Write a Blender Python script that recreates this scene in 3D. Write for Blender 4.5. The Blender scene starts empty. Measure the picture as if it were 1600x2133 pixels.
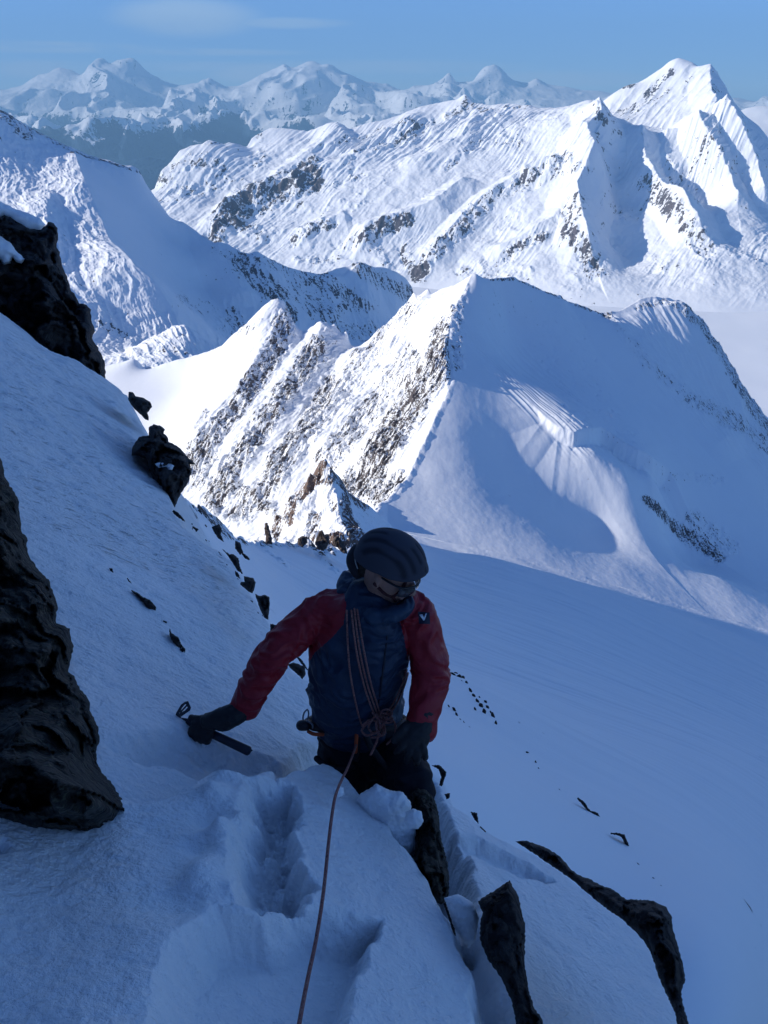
import bpy, bmesh, math, random
import numpy as np
from mathutils import Vector, Matrix, geometry
from mathutils.bvhtree import BVHTree
random.seed(4)
SC = bpy.context.scene
COL = SC.collection

# ------------------------------------------------------------------ camera
F = 1540.0                      # focal length in photo pixels (photo 1600 x 2133)
TH = math.radians(29.9)         # the phone looks down by this much
CT, ST = math.cos(TH), math.sin(TH)
cam = bpy.data.cameras.new('camera')
camo = bpy.data.objects.new('camera', cam)
COL.objects.link(camo)
camo.location = (0, 0, 0)
camo.rotation_euler = (math.pi / 2 - TH, 0, 0)
cam.sensor_fit = 'VERTICAL'
cam.sensor_height = 32.0
cam.lens = 32.0 * F / 2133.0
cam.clip_start = 0.05
cam.clip_end = 400000
SC.camera = camo

# ------------------------------------------------------------------ light
SUN_EL, SUN_AZ = math.radians(23.5), math.radians(-97)     # azimuth clockwise from +Y
world = bpy.data.worlds.new("World")
SC.world = world
world.use_nodes = True
wt = world.node_tree
bg = wt.nodes['Background']
sky = wt.nodes.new('ShaderNodeTexSky')
sky.sky_type = 'NISHITA'
sky.sun_disc = False
sky.sun_elevation = SUN_EL
sky.sun_rotation = SUN_AZ
sky.altitude = 3800
sky.air_density = 1.0
sky.dust_density = 0.05
sky.ozone_density = 3.0
SKY_STRENGTH = 0.115
bg.inputs[1].default_value = SKY_STRENGTH

sun = bpy.data.lights.new('sun', 'SUN')
sun.energy = 5.0
sun.angle = math.radians(0.53)
sun.color = (1.0, 0.95, 0.88)
suno = bpy.data.objects.new('sun', sun)
COL.objects.link(suno)
_d = Vector((math.sin(SUN_AZ) * math.cos(SUN_EL), math.cos(SUN_AZ) * math.cos(SUN_EL), math.sin(SUN_EL)))
suno.rotation_euler = _d.to_track_quat('Z', 'Y').to_euler()
SC.view_settings.view_transform = 'Standard'
SC.view_settings.look = 'None'
SC.view_settings.exposure = 0.36
SC.view_settings.gamma = 1.0
SC.cycles.max_bounces = 5
SC.cycles.diffuse_bounces = 3
SC.cycles.volume_bounces = 0
SC.cycles.use_denoising = True
SC.cycles.caustics_reflective = False
SC.cycles.caustics_refractive = False

# ------------------------------------------------------------------ sky with thin cirrus
def N(nt, typ, **kw):
    n = nt.nodes.new(typ)
    for k, v in kw.items():
        setattr(n, k, v)
    return n
def L(nt, a, b):
    nt.links.new(a, b)
def val(nt, op, a, b=None, c=None, clamp=False):
    n = N(nt, 'ShaderNodeMath', operation=op, use_clamp=clamp)
    for i, v in enumerate((a, b, c)):
        if v is None: continue
        if isinstance(v, (int, float)): n.inputs[i].default_value = v
        else: L(nt, v, n.inputs[i])
    return n.outputs[0]
def maprange(nt, v, a, b, c=0.0, d=1.0, smooth=True):
    n = N(nt, 'ShaderNodeMapRange', interpolation_type='SMOOTHSTEP' if smooth else 'LINEAR')
    L(nt, v, n.inputs['Value'])
    for k, x in (('From Min', a), ('From Max', b), ('To Min', c), ('To Max', d)): n.inputs[k].default_value = x
    return n.outputs['Result']
def noise(nt, vec, scale, detail=4, rough=0.55, dist=0.0):
    n = N(nt, 'ShaderNodeTexNoise')
    n.inputs['Scale'].default_value = scale
    n.inputs['Detail'].default_value = detail
    n.inputs['Roughness'].default_value = rough
    n.inputs['Distortion'].default_value = dist
    if vec is not None: L(nt, vec, n.inputs['Vector'])
    return n.outputs['Fac']
def mapping(nt, vec, scale=(1, 1, 1), rot=(0, 0, 0), loc=(0, 0, 0)):
    n = N(nt, 'ShaderNodeMapping')
    L(nt, vec, n.inputs['Vector'])
    n.inputs['Scale'].default_value = scale
    n.inputs['Rotation'].default_value = rot
    n.inputs['Location'].default_value = loc
    return n.outputs[0]
def mixcol(nt, fac, a, b, mode='MIX'):
    n = N(nt, 'ShaderNodeMix', data_type='RGBA', blend_type=mode)
    if isinstance(fac, (int, float)): n.inputs[0].default_value = fac
    else: L(nt, fac, n.inputs[0])
    for i, v in ((6, a), (7, b)):
        if isinstance(v, (tuple, list)): n.inputs[i].default_value = tuple(v) + ((1,) if len(v) == 3 else ())
        else: L(nt, v, n.inputs[i])
    return n.outputs[2]

# ================================================================== numeric helpers
def unproj(px, py, Y):
    """photo pixel and forward distance (world y) -> world point"""
    px = np.asarray(px, float); py = np.asarray(py, float); Y = np.asarray(Y, float)
    cx = (px - 800) / F; cy = (1066.5 - py) / F
    zc = Y / (CT + cy * ST)
    return np.stack([zc * cx, Y + 0 * zc, zc * (-ST + cy * CT)], -1)
def atc(px, py, zc):
    """photo pixel and distance along the lens axis -> world point"""
    cx = (px - 800) / F; cy = (1066.5 - py) / F
    return Vector((zc * cx, zc * (CT + cy * ST), zc * (-ST + cy * CT)))
def proj(P):
    P = np.asarray(P, float)
    zc = P[..., 1] * CT - P[..., 2] * ST
    cy = (P[..., 1] * ST + P[..., 2] * CT) / zc
    return 800 + F * P[..., 0] / zc, 1066.5 - F * cy

def _hash(ix, iy, iz, seed):
    h = (ix * 374761393 + iy * 668265263 + iz * 2147483647 + seed * 974634777) & 0xFFFFFFFF
    h = ((h ^ (h >> 13)) * 1274126177) & 0xFFFFFFFF
    h = ((h ^ (h >> 16)) * 2246822519) & 0xFFFFFFFF
    return (h ^ (h >> 15)) & 0xFFFFFFFF
def noise2(x, y, seed=0):
    x = np.asarray(x, float); y = np.asarray(y, float)
    xi = np.floor(x).astype(np.int64); yi = np.floor(y).astype(np.int64)
    fx = x - xi; fy = y - yi
    u = fx * fx * fx * (fx * (fx * 6 - 15) + 10); v = fy * fy * fy * (fy * (fy * 6 - 15) + 10)
    def g(a, b):
        ang = _hash(xi + a, yi + b, 0, seed) / 4294967296.0 * (2 * math.pi)
        return np.cos(ang) * (fx - a) + np.sin(ang) * (fy - b)
    return ((g(0, 0) * (1 - u) + g(1, 0) * u) * (1 - v) + (g(0, 1) * (1 - u) + g(1, 1) * u) * v) * 1.5
def fbm2(x, y, octv=5, seed=0, gain=0.5, lac=2.03):
    a = 1.0; r = 0
    for i in range(octv):
        r = r + a * noise2(x, y, seed + i * 17)
        x = x * lac + 13.7; y = y * lac - 7.3; a *= gain
    return r
def ridged2(x, y, octv=5, seed=0, gain=0.5, lac=2.1):
    a = 1.0; r = 0; w = 1.0
    for i in range(octv):
        n = (1 - np.abs(noise2(x, y, seed + i * 31))) ** 2
        r = r + a * n * w
        w = np.clip(n * 1.3, 0, 1)
        x = x * lac + 5.1; y = y * lac + 9.2; a *= gain
    return r
def noise3(p, seed=0):
    p = np.asarray(p, float)
    pi = np.floor(p).astype(np.int64); f = p - pi
    u = f * f * f * (f * (f * 6 - 15) + 10)
    r = 0
    for a in (0, 1):
        for b in (0, 1):
            for c in (0, 1):
                h = _hash(pi[..., 0] + a, pi[..., 1] + b, pi[..., 2] + c, seed)
                gx = (h & 1023) / 511.5 - 1; gy = ((h >> 10) & 1023) / 511.5 - 1; gz = ((h >> 20) & 1023) / 511.5 - 1
                d = gx * (f[..., 0] - a) + gy * (f[..., 1] - b) + gz * (f[..., 2] - c)
                r = r + d * (u[..., 0] if a else 1 - u[..., 0]) * (u[..., 1] if b else 1 - u[..., 1]) * (u[..., 2] if c else 1 - u[..., 2])
    return r
def fbm3(p, octv=4, seed=0, gain=0.5):
    a = 1.0; r = 0
    for i in range(octv):
        r = r + a * noise3(p, seed + i * 19); p = p * 2.03 + 4.1; a *= gain
    return r
def worley3(p, seed=0):
    """distance to nearest and second feature point, and id of the nearest"""
    pi = np.floor(p).astype(np.int64); f = p - pi
    b1 = np.full(p.shape[:-1], 9.0); b2 = b1.copy(); idn = np.zeros(p.shape[:-1]); tl = np.zeros(p.shape[:-1])
    for a in (-1, 0, 1):
        for b in (-1, 0, 1):
            for c in (-1, 0, 1):
                h = _hash(pi[..., 0] + a, pi[..., 1] + b, pi[..., 2] + c, seed)
                q = np.stack([a + (h & 1023) / 1023 - f[..., 0], b + ((h >> 10) & 1023) / 1023 - f[..., 1], c + ((h >> 20) & 1023) / 1023 - f[..., 2]], -1)
                d = np.sqrt((q * q).sum(-1))
                new = d < b1
                g = ((h >> 3) & 255) / 127.5 - 1, ((h >> 11) & 255) / 127.5 - 1, ((h >> 19) & 255) / 127.5 - 1
                tl = np.where(new, q[..., 0] * g[0] + q[..., 1] * g[1] + q[..., 2] * g[2], tl)
                b2 = np.where(new, b1, np.minimum(b2, d)); idn = np.where(new, (h >> 5) % 997 / 997.0, idn); b1 = np.minimum(b1, d)
    return b1, tl, idn
def sstep(a, b, x):
    t = np.clip((x - a) / (b - a), 0, 1)
    return t * t * (3 - 2 * t)
def seg_dist(X, Y, P):
    """distance from grid points to a plan polyline; returns dist, arclength, side(+ = right of travel), t-fraction"""
    best = np.full(X.shape, 1e18); S = np.zeros(X.shape); SD = np.zeros(X.shape)
    s0 = 0.0
    P = np.asarray(P, float)
    tot = np.sqrt(((P[1:, :2] - P[:-1, :2]) ** 2).sum(1)).sum()
    for i in range(len(P) - 1):
        ax, ay = P[i][:2]; bx, by = P[i + 1][:2]
        dx, dy = bx - ax, by - ay
        l2 = dx * dx + dy * dy + 1e-12; l = math.sqrt(l2)
        t = np.clip(((X - ax) * dx + (Y - ay) * dy) / l2, 0, 1)
        ex = X - ax - t * dx; ey = Y - ay - t * dy
        d2 = ex * ex + ey * ey
        m = d2 < best
        best = np.where(m, d2, best); S = np.where(m, s0 + t * l, S)
        SD = np.where(m, np.sign((X - ax) * dy - (Y - ay) * dx), SD)
        s0 += l
    return np.sqrt(best), S, SD, S / max(tot, 1e-9)
def poly_sd(X, Y, poly):
    """signed distance to a closed polygon, negative inside"""
    P = np.asarray(poly, float)[:, :2]
    Q = np.vstack([P, P[:1]])
    d, _, _, _ = seg_dist(X, Y, Q)
    ins = np.zeros(X.shape, bool)
    for i in range(len(P)):
        x1, y1 = Q[i]; x2, y2 = Q[i + 1]
        c = ((y1 > Y) != (y2 > Y)) & (X < (x2 - x1) * (Y - y1) / ((y2 - y1) if abs(y2 - y1) > 1e-12 else 1e-12) + x1)
        ins ^= c
    return np.where(ins, -d, d)
class TPS:
    def __init__(self, P, reg=0.0):
        P = np.asarray(P, float)
        self.c = P[:, :2].mean(0); self.s = max(np.abs(P[:, :2] - self.c).max(), 1e-9)
        q = (P[:, :2] - self.c) / self.s
        n = len(q)
        K = self.k(((q[:, None] - q[None]) ** 2).sum(-1)) + reg * np.eye(n)
        A = np.zeros((n + 3, n + 3)); A[:n, :n] = K
        A[:n, n] = 1; A[:n, n + 1:] = q; A[n, :n] = 1; A[n + 1:, :n] = q.T
        b = np.zeros(n + 3); b[:n] = P[:, 2]
        self.w = np.linalg.lstsq(A, b, rcond=None)[0]; self.q = q
    @staticmethod
    def k(r2): return 0.5 * r2 * np.log(r2 + 1e-12)
    def __call__(self, X, Y):
        x = (X - self.c[0]) / self.s; y = (Y - self.c[1]) / self.s
        n = len(self.q)
        z = self.w[n] + self.w[n + 1] * x + self.w[n + 2] * y
        for i in range(n):
            z = z + self.w[i] * self.k((x - self.q[i, 0]) ** 2 + (y - self.q[i, 1]) ** 2)
        return z
def trace(fn, px, py, y0, y1, n=400):
    """first hit of the pixel ray with heightfield fn, world point"""
    Ys = np.geomspace(y0, y1, n)
    P = unproj(px, py, Ys)
    z = fn(P[:, 0], P[:, 1])
    below = np.nonzero(P[:, 2] < z)[0]
    if len(below) == 0: return P[-1]
    i = max(below[0], 1)
    a, b = Ys[i - 1], Ys[i]
    for _ in range(18):
        m = (a + b) / 2; q = unproj(px, py, m)
        if q[2] < fn(np.array([q[0]]), np.array([q[1]]))[0]: b = m
        else: a = m
    q = unproj(px, py, b)
    return q
def tracepl(fn, pts, y0, y1):
    return np.array([trace(fn, a, b, y0, y1) for a, b in pts])

# ================================================================== object helpers
def link(o, parent=None):
    COL.objects.link(o)
    if parent is not None: o.parent = parent
    return o
def tag(o, label=None, cat=None, group=None, kind=None):
    for k, v in (('label', label), ('category', cat), ('group', group), ('kind', kind)):
        if v: o[k] = v
    return o
def empty(name, loc=(0, 0, 0)):
    o = bpy.data.objects.new(name, None)
    o.empty_display_size = 0.1
    o.location = loc
    return link(o)
def mesh_np(name, V, Fq, mat, parent=None, attrs=None, smooth=True):
    """V (n,3); Fq list of int arrays (k,3)/(k,4)"""
    me = bpy.data.meshes.new(name)
    V = np.asarray(V, np.float32)
    me.vertices.add(len(V)); me.vertices.foreach_set('co', V.ravel())
    if not isinstance(Fq, (list, tuple)): Fq = [Fq]
    idx = np.concatenate([f.ravel() for f in Fq]).astype(np.int32)
    tot = np.concatenate([np.full(len(f), f.shape[1]) for f in Fq]).astype(np.int32)
    st = np.concatenate([[0], np.cumsum(tot)[:-1]]).astype(np.int32)
    me.loops.add(len(idx)); me.loops.foreach_set('vertex_index', idx)
    me.polygons.add(len(tot)); me.polygons.foreach_set('loop_start', st)
    me.polygons.foreach_set('use_smooth', np.full(len(tot), bool(smooth)))
    me.update(calc_edges=True); me.validate()
    for k, a in (attrs or {}).items():
        a = np.asarray(a, np.float32)
        if a.ndim == 2:
            at = me.attributes.new(k, 'FLOAT_VECTOR', 'POINT'); at.data.foreach_set('vector', a.ravel())
        else:
            at = me.attributes.new(k, 'FLOAT', 'POINT'); at.data.foreach_set('value', a)
    if mat: me.materials.append(mat)
    return link(bpy.data.objects.new(name, me), parent)
def grid_faces(nu, nv):
    i = np.arange(nv - 1)[:, None] * nu + np.arange(nu - 1)[None]
    return np.stack([i, i + 1, i + nu + 1, i + nu], -1).reshape(-1, 4)
def mat_new(name):
    m = bpy.data.materials.new(name); m.use_nodes = True
    nt = m.node_tree; b = nt.nodes['Principled BSDF']
    return m, nt, b
def attr(nt, name, vec=False):
    n = N(nt, 'ShaderNodeAttribute', attribute_name=name)
    return n.outputs['Vector'] if vec else n.outputs['Fac']
def bump(nt, b, h, strength, dist):
    n = N(nt, 'ShaderNodeBump'); n.inputs['Strength'].default_value = strength; n.inputs['Distance'].default_value = dist
    L(nt, h, n.inputs['Height']); L(nt, n.outputs[0], b.inputs['Normal'])
    return n.outputs[0]

SNOW = (0.92, 0.935, 0.95)
def alpine_material(name, s, rock_a=(0.10, 0.085, 0.085), rock_b=(0.21, 0.18, 0.17), bump_d=1.0, bias=0.0, slope_k=1.0, snow=SNOW):
    """snow over rock. attribute 'rock' = how much rock a place shows, 'flow' = (along, down-slope, 0) metres; s = fine feature size"""
    m, nt, b = mat_new(name)
    rk = attr(nt, 'rock'); fl = attr(nt, 'flow', True)
    tc = N(nt, 'ShaderNodeTexCoord').outputs['Object']
    n1 = noise(nt, mapping(nt, fl, (1 / s, 0.34 / s, 1)), 1.0, 5, 0.62, 0.6)
    n2 = noise(nt, mapping(nt, tc, (1 / s,) * 3), 1.7, 4, 0.6)
    n3 = noise(nt, mapping(nt, tc, (1 / s,) * 3), 0.13, 3, 0.5)
    geo = N(nt, 'ShaderNodeNewGeometry')
    sep = N(nt, 'ShaderNodeSeparateXYZ'); L(nt, geo.outputs['Normal'], sep.inputs[0])
    steep = maprange(nt, sep.outputs[2], 0.80, 0.35)
    v = val(nt, 'MULTIPLY_ADD', rk, 0.62, bias)
    v = val(nt, 'MULTIPLY_ADD', steep, 0.16 * slope_k, v)
    v = val(nt, 'ADD', v, val(nt, 'MULTIPLY', val(nt, 'SUBTRACT', n1, 0.5), 1.9))
    v = val(nt, 'ADD', v, val(nt, 'MULTIPLY', val(nt, 'SUBTRACT', n2, 0.5), 1.3))
    v = val(nt, 'ADD', v, val(nt, 'MULTIPLY', val(nt, 'SUBTRACT', n3, 0.5), 0.5))
    msk = maprange(nt, v, 0.40, 0.47)
    rc = mixcol(nt, noise(nt, mapping(nt, tc, (1 / s,) * 3), 2.9, 4, 0.6), rock_a, rock_b)
    sn = mixcol(nt, n3, tuple(c * 0.96 for c in snow), snow)
    L(nt, mixcol(nt, msk, sn, rc), b.inputs['Base Color'])
    b.inputs['Roughness'].default_value = 0.75
    b.inputs['Specular IOR Level'].default_value = 0.2
    h = val(nt, 'ADD', val(nt, 'MULTIPLY', n1, 0.7), val(nt, 'MULTIPLY', n2, 0.5))
    h = val(nt, 'MULTIPLY', h, val(nt, 'MULTIPLY_ADD', msk, 0.9, val(nt, 'MULTIPLY_ADD', rk, 0.40, 0.045)))
    bump(nt, b, h, 1.0, bump_d * s)
    return m

def paint(px, py, bands, polys=()):
    """rock density at a place: max over strips [(x,y)...],halfwidth,density and areas"""
    r = np.zeros(px.shape)
    for pts, hw, den in bands:
        x0 = min(p[0] for p in pts) - 2 * hw; x1 = max(p[0] for p in pts) + 2 * hw
        y0 = min(p[1] for p in pts) - 2 * hw; y1 = max(p[1] for p in pts) + 2 * hw
        m = (px > x0) & (px < x1) & (py > y0) & (py < y1)
        if not m.any(): continue
        d = seg_dist(px[m], py[m], np.array(pts, float))[0]
        v = den * (1 - sstep(hw * 0.45, hw * 1.25, d))
        r[m] = np.maximum(r[m], v) if den > 0 else np.minimum(r[m], r[m] * (1 + v))
    for pts, soft, den in polys:
        d = poly_sd(px, py, pts)
        v = den * (1 - sstep(-soft, soft, d))
        r = np.maximum(r, v) if den > 0 else r * (1 + v)
    return r

def crest_fn(crest):
    """crest [(px,py,Y)] -> u, Yc, zc arrays sorted by u"""
    P = unproj([c[0] for c in crest], [c[1] for c in crest], [c[2] for c in crest])
    u = P[:, 0] / P[:, 1]
    o = np.argsort(u)
    return u[o], P[o, 1], P[o, 2]

class Mountain:
    """heightfield through traced points, a sharp skyline, ribs and gullies"""
    def __init__(self, crest, pts, back=1.0, wblend=0.06, rel=1.0, reg=0.0):
        self.cu, self.cY, self.cz = crest_fn(crest)
        allp = [unproj(*p) for p in pts] + [unproj(*p) for p in crest]
        self.tps = TPS(allp, reg)
        self.back = back
        xs = self.cu * self.cY
        self.corr = self.cz - self.tps(xs, self.cY)
        self.w = wblend; self.ribs = []; self.rel = rel
    def base(self, X, Y):
        u = X / Y
        Yc = np.interp(u, self.cu, self.cY); zc = np.interp(u, self.cu, self.cz)
        co = np.interp(u, self.cu, self.corr)
        w = self.w * Yc
        z = self.tps(X, np.minimum(Y, Yc))
        z = np.where(Y <= Yc, z + co * np.exp(-(Yc - Y) / w), zc - self.back * (Y - Yc))
        z = np.where(Y > Yc, zc - self.back * (Y - Yc), z)
        return z
    def add_rib(self, pts, h, wl, wr, y0, y1, pw=1.0):
        P = tracepl(self.base, pts, y0, y1)
        self.ribs.append((P, h, wl, wr, pw))
    def eval(self, X, Y):
        z = self.base(X, Y)
        bump = np.zeros(X.shape)
        s = np.zeros(X.shape); d0 = np.zeros(X.shape); best = np.full(X.shape, 1e9)
        for P, h, wl, wr, pw in self.ribs:
            d, S, side, t = seg_dist(X, Y, P)
            w = np.where(side > 0, wr, wl)
            prof = np.clip(1 - d / w, 0, 1) ** pw * np.clip(np.minimum(t, 1 - t) * 8 + 0.15, 0, 1)
            bump = np.where(h > 0, np.maximum(bump, h * prof), bump + h * prof)
        return z + bump
def wloc(o):
    """world place of an object that is only translated (and so are its parents)"""
    v = Vector((0, 0, 0))
    while o is not None:
        v = v + o.location; o = o.parent
    return v

# ================================================================== the mountains (structure)
QUAL = 1.0
def nq(n): return int(n * QUAL)
def patch_grid(u0, u1, nu, y0, y1, nv, pw=1.0):
    u = np.linspace(u0, u1, nu); t = np.linspace(0, 1, nv)
    Yv = y0 * (y1 / y0) ** (t ** pw)
    U, Yg = np.meshgrid(u, Yv)
    return U * Yg, Yg
def flow_of(X, Y, dirdeg, wob, wobscale, seed):
    """dirdeg: plan direction of the fall line (0 = +x, 90 = +y)"""
    a = math.radians(dirdeg); c, s_ = math.cos(a), math.sin(a)
    down = X * c + Y * s_; across = -X * s_ + Y * c
    across = across + wob * fbm2(X / wobscale, Y / wobscale, 3, seed)
    return across, down
def finish(name, X, Y, Z, mat, rock, across, down, label=None, kind='structure'):
    V = np.stack([X, Y, Z], -1).reshape(-1, 3)
    fl = np.stack([across, down, 0 * down], -1).reshape(-1, 3)
    o = mesh_np(name, V, grid_faces(X.shape[1], X.shape[0]), mat, None, {'rock': rock.ravel(), 'flow': fl})
    return tag(o, kind=kind)

# ---- far chain beyond the deep valley, 26 to 48 km away
def build_far():
    m = alpine_material('far_alps', 190, (0.012, 0.042, 0.09), (0.022, 0.062, 0.125), 0.5, 0.06)  # blue of distant haze mixed into the forest and rock colours
    crest = [(-700, 210), (-400, 190), (-200, 205), (0, 188), (40, 183), (75, 162), (100, 156), (128, 142), (150, 146), (170, 155), (195, 130), (212, 124), (228, 132), (245, 128), (262, 125), (282, 130), (300, 148), (322, 163), (350, 172), (395, 182), (420, 170), (440, 162), (470, 178),
             (500, 176), (535, 160), (560, 148), (590, 142), (612, 140), (640, 126), (655, 127), (672, 136), (690, 134), (712, 146), (735, 155), (760, 168), (800, 176), (835, 192), (870, 182), (905, 176), (925, 160), (938, 150), (950, 168), (985, 168), (1000, 152), (1024, 142), (1045, 150), (1062, 166),
             (1100, 170), (1118, 160), (1140, 172), (1180, 178), (1210, 184), (1250, 186), (1300, 196), (1380, 196), (1450, 196), (1500, 205), (1540, 200), (1600, 215), (1800, 205), (2200, 215)]
    cr = [(a, b, 46000) for a, b in crest]
    pts = []
    for px in range(-700, 2300, 170):
        pts += [(px, 250 + 10 * math.sin(px * .013), 38000), (px, 285 + 8 * math.sin(px * .02), 31500), (px, 350, 22500), (px, 410, 18500)]
    M = Mountain([(a, b, c) for a, b, c in cr], [(a, b, c) for a, b, c in pts], 0.3, 0.04)
    X, Y = patch_grid(-0.75, 0.85, nq(1500), 15000, 48500, nq(620))
    Z = M.base(X, Y)
    k = sstep(0, 5000, np.interp(X / Y, M.cu, M.cY) - Y)
    rg = ridged2(X / 6200 + 0.5 * fbm2(X / 9000, Y / 9000, 4, 8), Y / 7600 + 0.4 * fbm2(X / 8000, Y / 8000, 4, 18), 8, 3, 0.42)
    valley = sstep(20000, 28500, Y)
    Z = Z + (rg - 0.95) * (300 + 900 * k * valley) * (0.3 + 0.7 * valley) * np.where(k > 0, 1, 0.3)
    Z = Z + (ridged2(X / 1500 + 7, Y / 1900, 5, 23, .55) - 0.95) * 70 * valley * np.where(k > 0, .4 + .6 * k, .1)
    # snow line: bare forested valley sides below, snow above
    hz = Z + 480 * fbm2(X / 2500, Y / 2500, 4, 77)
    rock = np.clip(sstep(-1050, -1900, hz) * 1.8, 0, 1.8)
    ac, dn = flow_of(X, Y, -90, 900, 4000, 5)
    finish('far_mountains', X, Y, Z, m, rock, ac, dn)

# ---- the big range across the glacier, 5 to 9 km
def build_range():
    m = alpine_material('range_snow', 42, (0.075, 0.065, 0.075), (0.15, 0.135, 0.14), 0.35, -0.12, 1.2)
    crest = [(230, 430, 6800), (290, 410, 6900), (322, 392, 7000), (335, 360, 7100), (350, 342, 7200), (375, 313, 7300), (400, 303, 7350), (420, 300, 7350), (440, 290, 7400), (460, 298, 7450), (480, 296, 7450), (500, 300, 7500), (514, 304, 7550), (524, 288, 7600), (545, 275, 7650), (562, 266, 7700), (600, 267, 7700), (640, 271, 7700), (665, 264, 7700), (682, 257, 7700), (705, 258, 7700), (728, 270, 7700), (760, 258, 7750), (800, 250, 7800), (850, 233, 7900), (880, 222, 7950), (910, 214, 8000), (940, 208, 8000), (955, 205, 8000), (968, 196, 8000), (976, 200, 8000), (985, 212, 7950), (1020, 218, 7900),
             (1060, 215, 7900), (1100, 220, 7850), (1130, 224, 7850), (1170, 223, 7800), (1205, 219, 7700), (1235, 213, 7600), (1252, 225, 7600), (1268, 238, 7600), (1300, 250, 7600), (1325, 262, 7600), (1350, 262, 7650), (1390, 268, 7600), (1412, 256, 7500), (1432, 244, 7450), (1450, 236, 7500), (1470, 222, 7550), (1492, 213, 7600), (1520, 236, 7600), (1560, 262, 7500), (1600, 300, 7400), (1700, 400, 7300), (1800, 470, 7200), (2000, 520, 7000)]
    pts = [(1245, 285, 7080), (1216, 303, 6950), (1232, 350, 6600), (1210, 400, 6400), (1196, 430, 6250), (1212, 500, 5850), (1238, 560, 5500),
           (1290, 360, 6950), (1290, 430, 6600), (1300, 520, 5950), (1255, 540, 5750),
           (1330, 310, 7200), (1345, 370, 6750), (1410, 430, 6250), (1465, 500, 5750), (1400, 380, 6950), (1440, 430, 6600), (1500, 500, 5900),
           (1490, 330, 7000), (1530, 440, 6300), (1555, 380, 6900), (1600, 470, 6200), (1560, 500, 5900), (1700, 520, 5900),
           (330, 430, 6700), (450, 480, 6400), (540, 550, 6050), (700, 575, 5850), (860, 600, 5650), (1000, 600, 5500), (1200, 610, 5250), (1400, 590, 5300),
           (380, 370, 7000), (450, 390, 6950), (560, 400, 6900), (520, 340, 7250), (700, 340, 7200), (850, 330, 7150), (1000, 310, 7200), (1110, 325, 7000),
           (900, 430, 6500), (1050, 440, 6350), (750, 450, 6450), (620, 470, 6450), (860, 520, 6050), (1020, 520, 5950), (680, 520, 6150)]
    M = Mountain(crest, pts, 0.9, 0.03)
    rb = M.add_rib
    f = (4500, 8200)
    rb([(1238, 222), (1246, 285), (1216, 303), (1232, 350), (1210, 400), (1196, 430), (1208, 500), (1236, 560)], 190, 380, 230, *f, pw=1.3)
    rb([(1290, 330), (1300, 400), (1305, 470), (1280, 530)], -60, 200, 200, *f)
    rb([(1325, 270), (1335, 320), (1348, 370), (1405, 425), (1465, 505)], 140, 260, 210, *f, pw=1.2)
    rb([(1432, 250), (1460, 300), (1490, 345), (1515, 400), (1535, 445)], 150, 260, 190, *f, pw=1.2)
    rb([(1492, 220), (1540, 300), (1570, 370), (1590, 440)], 150, 220, 200, *f, pw=1.2)
    rb([(1390, 275), (1380, 330), (1420, 380)], 60, 160, 130, *f)
    # strips of cliff falling to the lower left
    for P, h in (([(650, 372), (570, 395), (500, 420), (450, 465), (440, 500)], 90), ([(985, 372), (900, 440), (840, 460), (760, 490), (740, 540)], 85), ([(1180, 330), (1090, 370), (1000, 430), (950, 480), (880, 560)], 85),
                 ([(1215, 400), (1150, 470), (1080, 510), (1010, 540)], 70), ([(730, 275), (640, 330), (560, 380)], 60), ([(880, 235), (800, 290), (720, 340), (650, 370)], 55), ([(1020, 225), (960, 290), (900, 330), (830, 350)], 50), ([(730, 455), (660, 480), (620, 500)], 60)):
        rb(P, h, 190, 150, *f, pw=1.1)
    X, Y = patch_grid(-0.42, 0.78, nq(1400), 4700, 8500, nq(760))
    Z = M.eval(X, Y)
    Yc = np.interp(X / Y, M.cu, M.cY)
    k = sstep(0, 350, Yc - Y)
    foot = sstep(-1330, -1150, Z)
    ac, dn = flow_of(X, Y, 232, 45, 900, 5)
    fl = ridged2(ac / 150, dn / 900, 4, 9, 0.5) - 1.0
    up = np.exp(-np.clip(Yc - Y, 0, 9000) / 700)
    px, py = proj(np.stack([X, Y, Z], -1))
    Z00 = Z
    bands = [([(655, 372), (570, 395), (505, 415), (462, 450), (450, 490)], 26, 1.0), ([(640, 385), (560, 415), (500, 450)], 22, .9), ([(500, 470), (540, 490)], 18, .75), ([(660, 335), (590, 360), (530, 385)], 9, .8),
             ([(340, 370), (370, 345), (400, 335), (440, 330), (470, 370), (420, 395), (370, 400)], 22, .55), ([(850, 455), (800, 470), (760, 495)], 20, .95), ([(690, 465), (640, 480), (615, 505)], 16, .85),
             ([(1180, 330), (1110, 365), (1050, 400), (985, 440), (960, 480)], 20, .72), ([(970, 470), (930, 500), (890, 540), (870, 575)], 22, .9), ([(840, 520), (860, 560)], 14, .7),
             ([(1200, 420), (1170, 460), (1215, 520), (1235, 560)], 24, .6), ([(1130, 490), (1075, 515), (1060, 530)], 16, .95), ([(1350, 385), (1400, 430), (1440, 480), (1470, 520)], 30, .72),
             ([(900, 250), (860, 280), (800, 300), (740, 320)], 12, .45), ([(985, 215), (950, 235), (930, 245)], 10, .6), ([(1120, 222), (1000, 225)], 5, .6), ([(1000, 290), (950, 330), (930, 345)], 12, .5), ([(740, 370), (700, 385)], 9, .6),
             ([(860, 250), (780, 275), (700, 300)], 8, .4), ([(1060, 540), (960, 570), (1100, 570)], 14, .5), ([(700, 540), (620, 545)], 12, .5), ([(1090, 400), (1150, 370), (1215, 340)], 8, .5), ([(700, 500), (780, 520), (820, 560)], 18, .4), ([(1240, 225), (1262, 260)], 7, .5)]
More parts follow.
